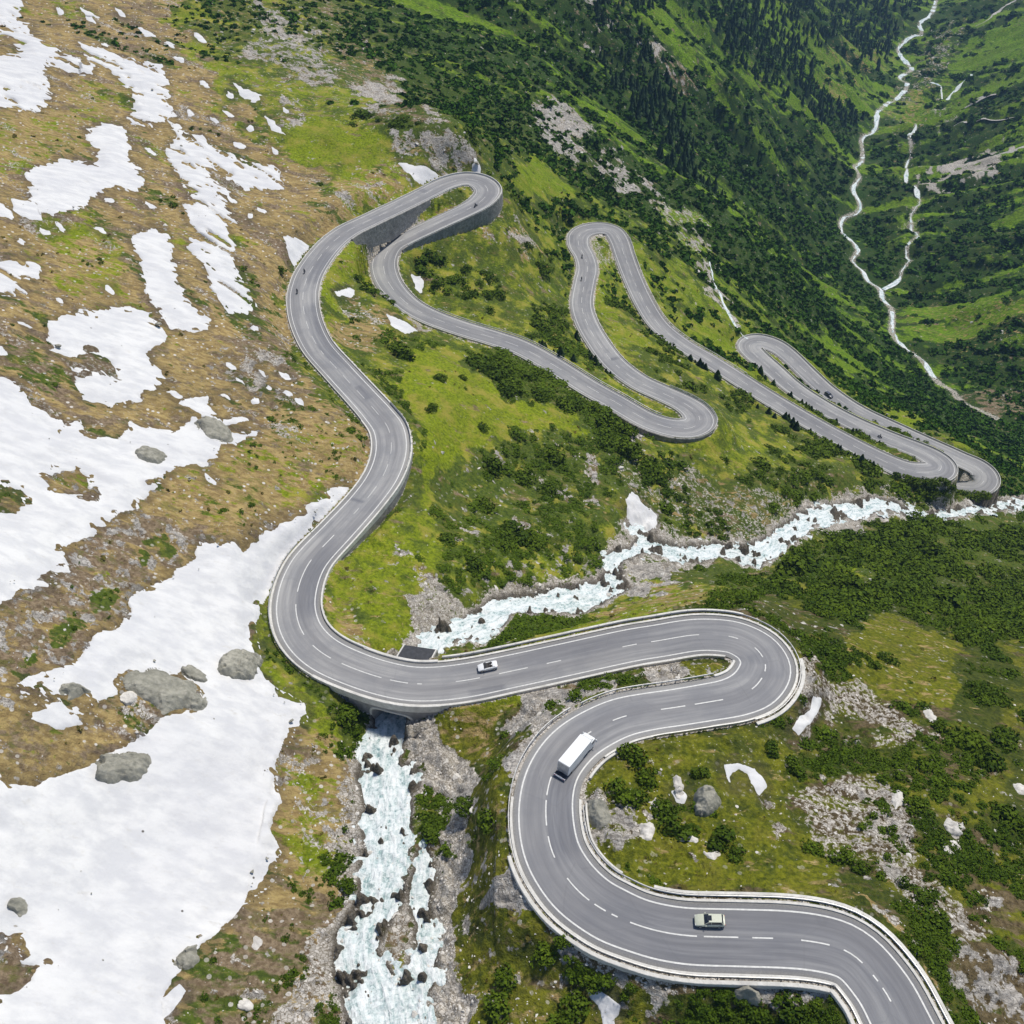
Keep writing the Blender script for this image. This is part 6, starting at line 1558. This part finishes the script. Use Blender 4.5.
for sy in (-1, 1):
    mb = MB(); mb.box((3.9, sy * 1.215, 2.0), (.9, .04, .7)); mb.build('side_window', M['glass'], cab)
    mb = MB(); mb.box((4.55, sy * 1.45, 2.1), (.16, .3, .6)); mb.build('mirror', M['white'], tk, .05)
    mb = MB(); mb.box((4.86, sy * .9, .8), (.08, .4, .25)); mb.build('headlight', M['lamp'], tk, .03)
    mb = MB(); mb.box((-1.2, sy * 1.2, .75), (3.6, .06, .5)); mb.build('side_guard', M['steel'], tk, .02)
    mb = MB(); mb.box((-6.08, sy * .95, .78), (.03, .35, .16)); mb.build('tail_light', M['lamp_red'], tk)
    wheel(tk, 3.75, sy * 1.02, .5, .32); wheel(tk, -3.1, sy * .95, .5, .5)
mb = MB(); mb.loft([[(2.95, -1.1, 2.78), (2.95, 1.1, 2.78), (2.95, 1.1, 3.6), (2.95, -1.1, 3.6)], [(4.2, -1.0, 2.74), (4.2, 1.0, 2.74), (4.1, 1.0, 2.85), (4.1, -1.0, 2.85)]]); mb.build('roof_deflector', M['white'], cab, .05)


def rider_body():
    V_ = [(0, 0, .86), (.05, 0, 1.15), (.16, 0, 1.38), (.22, 0, 1.50), (.25, 0, 1.66), (.15, .2, 1.36), (.32, .28, 1.12), (.55, .24, 1.05), (.15, -.2, 1.36), (.32, -.28, 1.12), (.55, -.24, 1.05),
          (.0, .13, .84), (.38, .2, .78), (.2, .2, .38), (.34, .2, .33), (.0, -.13, .84), (.38, -.2, .78), (.2, -.2, .38), (.34, -.2, .33)]
    E_ = [(0, 1), (1, 2), (2, 3), (3, 4), (2, 5), (5, 6), (6, 7), (2, 8), (8, 9), (9, 10), (0, 11), (11, 12), (12, 13), (13, 14), (0, 15), (15, 16), (16, 17), (17, 18)]
    Rr = [.16, .17, .17, .07, .10, .08, .06, .045, .08, .06, .045, .11, .085, .06, .05, .11, .085, .06, .05]
    me_ = bpy.data.meshes.new('person'); me_.from_pydata(V_, E_, []); o = bpy.data.objects.new('person', me_); COL.objects.link(o)
    md = o.modifiers.new('skin', 'SKIN'); o.modifiers.new('sub', 'SUBSURF').render_levels = 1
    for k_, sv_ in enumerate(me_.skin_vertices[0].data):
        sv_.radius = (Rr[k_], Rr[k_]); sv_.use_root = (k_ == 0)
    bpy.context.view_layer.update()
    dg = bpy.context.evaluated_depsgraph_get(); me2 = bpy.data.meshes.new_from_object(o.evaluated_get(dg)); bpy.data.objects.remove(o); me2.materials.clear(); me2.materials.append(M['cloth']); return me2


pm = rider_body()
def moto(px_, py_, lane, flip, lab, plab):
    p, R = on_road(px_, py_, lane, flip)
    root = empty('motorcycle', p, R.to_euler()); tagobj(root, lab, 'motorcycle', 'motorcycles on the pass road')
    mb = MB(); mb.loft([[(-.75, -.1, .72), (-.75, .1, .72), (-.75, .08, .86), (-.75, -.08, .86)], [(-.1, -.16, .55), (-.1, .16, .55), (-.1, .14, .82), (-.1, -.14, .82)], [(.3, -.2, .45), (.3, .2, .45), (.3, .18, 1.0), (.3, -.18, 1.0)], [(.62, -.14, .7), (.62, .14, .7), (.6, .12, 1.02), (.6, -.12, 1.02)]]); mb.build('fairing', M['paint'], root, .03, True)
    mb = MB(); mb.box((.05, 0, .42), (.5, .34, .36)); mb.build('engine', M['steel'], root, .04)
    for x_ in (-.7, .72):
        mb = MB(); mb.cyl((x_, -.07, .31), (x_, .07, .31), .31, 16); mb.build('wheel', M['black'], root, .02)
    mb = MB(); mb.cyl((.5, -.36, 1.05), (.5, .36, 1.05), .025, 6); mb.cyl((.72, -.09, .31), (.48, -.09, 1.04), .03, 6); mb.cyl((.72, .09, .31), (.48, .09, 1.04), .03, 6); mb.build('handlebar', M['steel'], root)
    o = link(bpy.data.objects.new('person', pm)); o.location = p; o.rotation_euler = R.to_euler(); tagobj(o, plab, 'person', 'riders on the pass road')
    mb = MB(); mb.loft([[(.26 + r_ * math.cos(t), r_ * .85 * math.sin(t), z_) for t in [k_ * .628 for k_ in range(10)]] for r_, z_ in ((.08, 1.55), (.14, 1.62), (.155, 1.72), (.13, 1.81), (.06, 1.86))]); mb.build('helmet', M['dark'], o, 0, True)


moto(300, 292, 1.9, True, 'dark motorcycle alone on the long upper bend', 'person in dark suit riding on the long upper bend')
moto(308, 272, 1.6, True, 'motorcycle just above the one on the long upper bend', 'person in dark suit riding just above the long upper bend')
moto(473, 204, 1.0, False, 'motorcycle leaving the upper hairpin', 'person in dark suit riding out of the upper hairpin')
moto(584, 281, 1.6, False, 'motorcycle on the wavy part below the middle top hairpin', 'person in dark suit riding on the wavy part of the third traverse')
moto(583, 259, 1.4, False, 'motorcycle nearest the middle top hairpin', 'person in dark suit riding nearest the middle top hairpin')
moto(880, 438, 1.6, True, 'motorcycle beside the gravel island of the far hairpin', 'person in dark suit riding beside the gravel island')
moto(912, 441, -1.6, False, 'motorcycle on the farthest leg near its right end', 'person in dark suit riding on the farthest leg')

# ================================================================== light, sky, camera
SUN_AZ, SUN_EL = math.radians(40), math.radians(64)      # azimuth east of the view direction (+Y)
w = bpy.data.worlds.new('World'); scene.world = w; w.use_nodes = True
nt = w.node_tree; sky = nt.nodes.new('ShaderNodeTexSky'); sky.sky_type = 'NISHITA'; sky.sun_disc = False; sky.sun_elevation = SUN_EL; sky.sun_rotation = SUN_AZ; sky.altitude = 2000
bg = nt.nodes['Background']; nt.links.new(sky.outputs[0], bg.inputs[0]); bg.inputs[1].default_value = .085
sl = bpy.data.lights.new('sun', 'SUN'); sl.energy = 3.2; sl.angle = math.radians(8); sl.color = (1, .94, .84)
so = bpy.data.objects.new('sun', sl); COL.objects.link(so)
sd = Vector((math.sin(SUN_AZ) * math.cos(SUN_EL), math.cos(SUN_AZ) * math.cos(SUN_EL), math.sin(SUN_EL)))
so.rotation_euler = sd.to_track_quat('Z', 'Y').to_euler()
# thin mountain air
ZTOP = max(12, Z.max() + 25)
mb = MB(); mb.box((0, 1480, (Z.min() - 1 + ZTOP) / 2), (6300, 3720, ZTOP - (Z.min() - 1)))
hm = bpy.data.materials.new('mountain_air'); hm.use_nodes = True; hm.node_tree.nodes.clear()
ho = hm.node_tree.nodes.new('ShaderNodeOutputMaterial'); hv = hm.node_tree.nodes.new('ShaderNodeVolumePrincipled'); hv.inputs['Color'].default_value = (.38, .62, 1, 1); hv.inputs['Density'].default_value = .000075; hv.inputs['Anisotropy'].default_value = .1
hm.node_tree.links.new(hv.outputs[0], ho.inputs['Volume'])
tagobj(mb.build('haze', hm), kind='stuff', label='thin bluish air over the whole valley', cat='haze')
cam = bpy.data.cameras.new('camera'); co = bpy.data.objects.new('camera', cam); COL.objects.link(co); scene.camera = co
cam.sensor_width = 36; cam.lens = 36 * F / 1024; cam.clip_start = 1; cam.clip_end = 20000; co.rotation_euler = (math.radians(45), 0, 0)
scene.view_settings.view_transform = 'Standard'; scene.view_settings.look = 'None'; scene.view_settings.exposure = .4; scene.view_settings.gamma = 1
scene.render.resolution_x = scene.render.resolution_y = 1024
scene.cycles.max_bounces = 5; scene.cycles.diffuse_bounces = 3
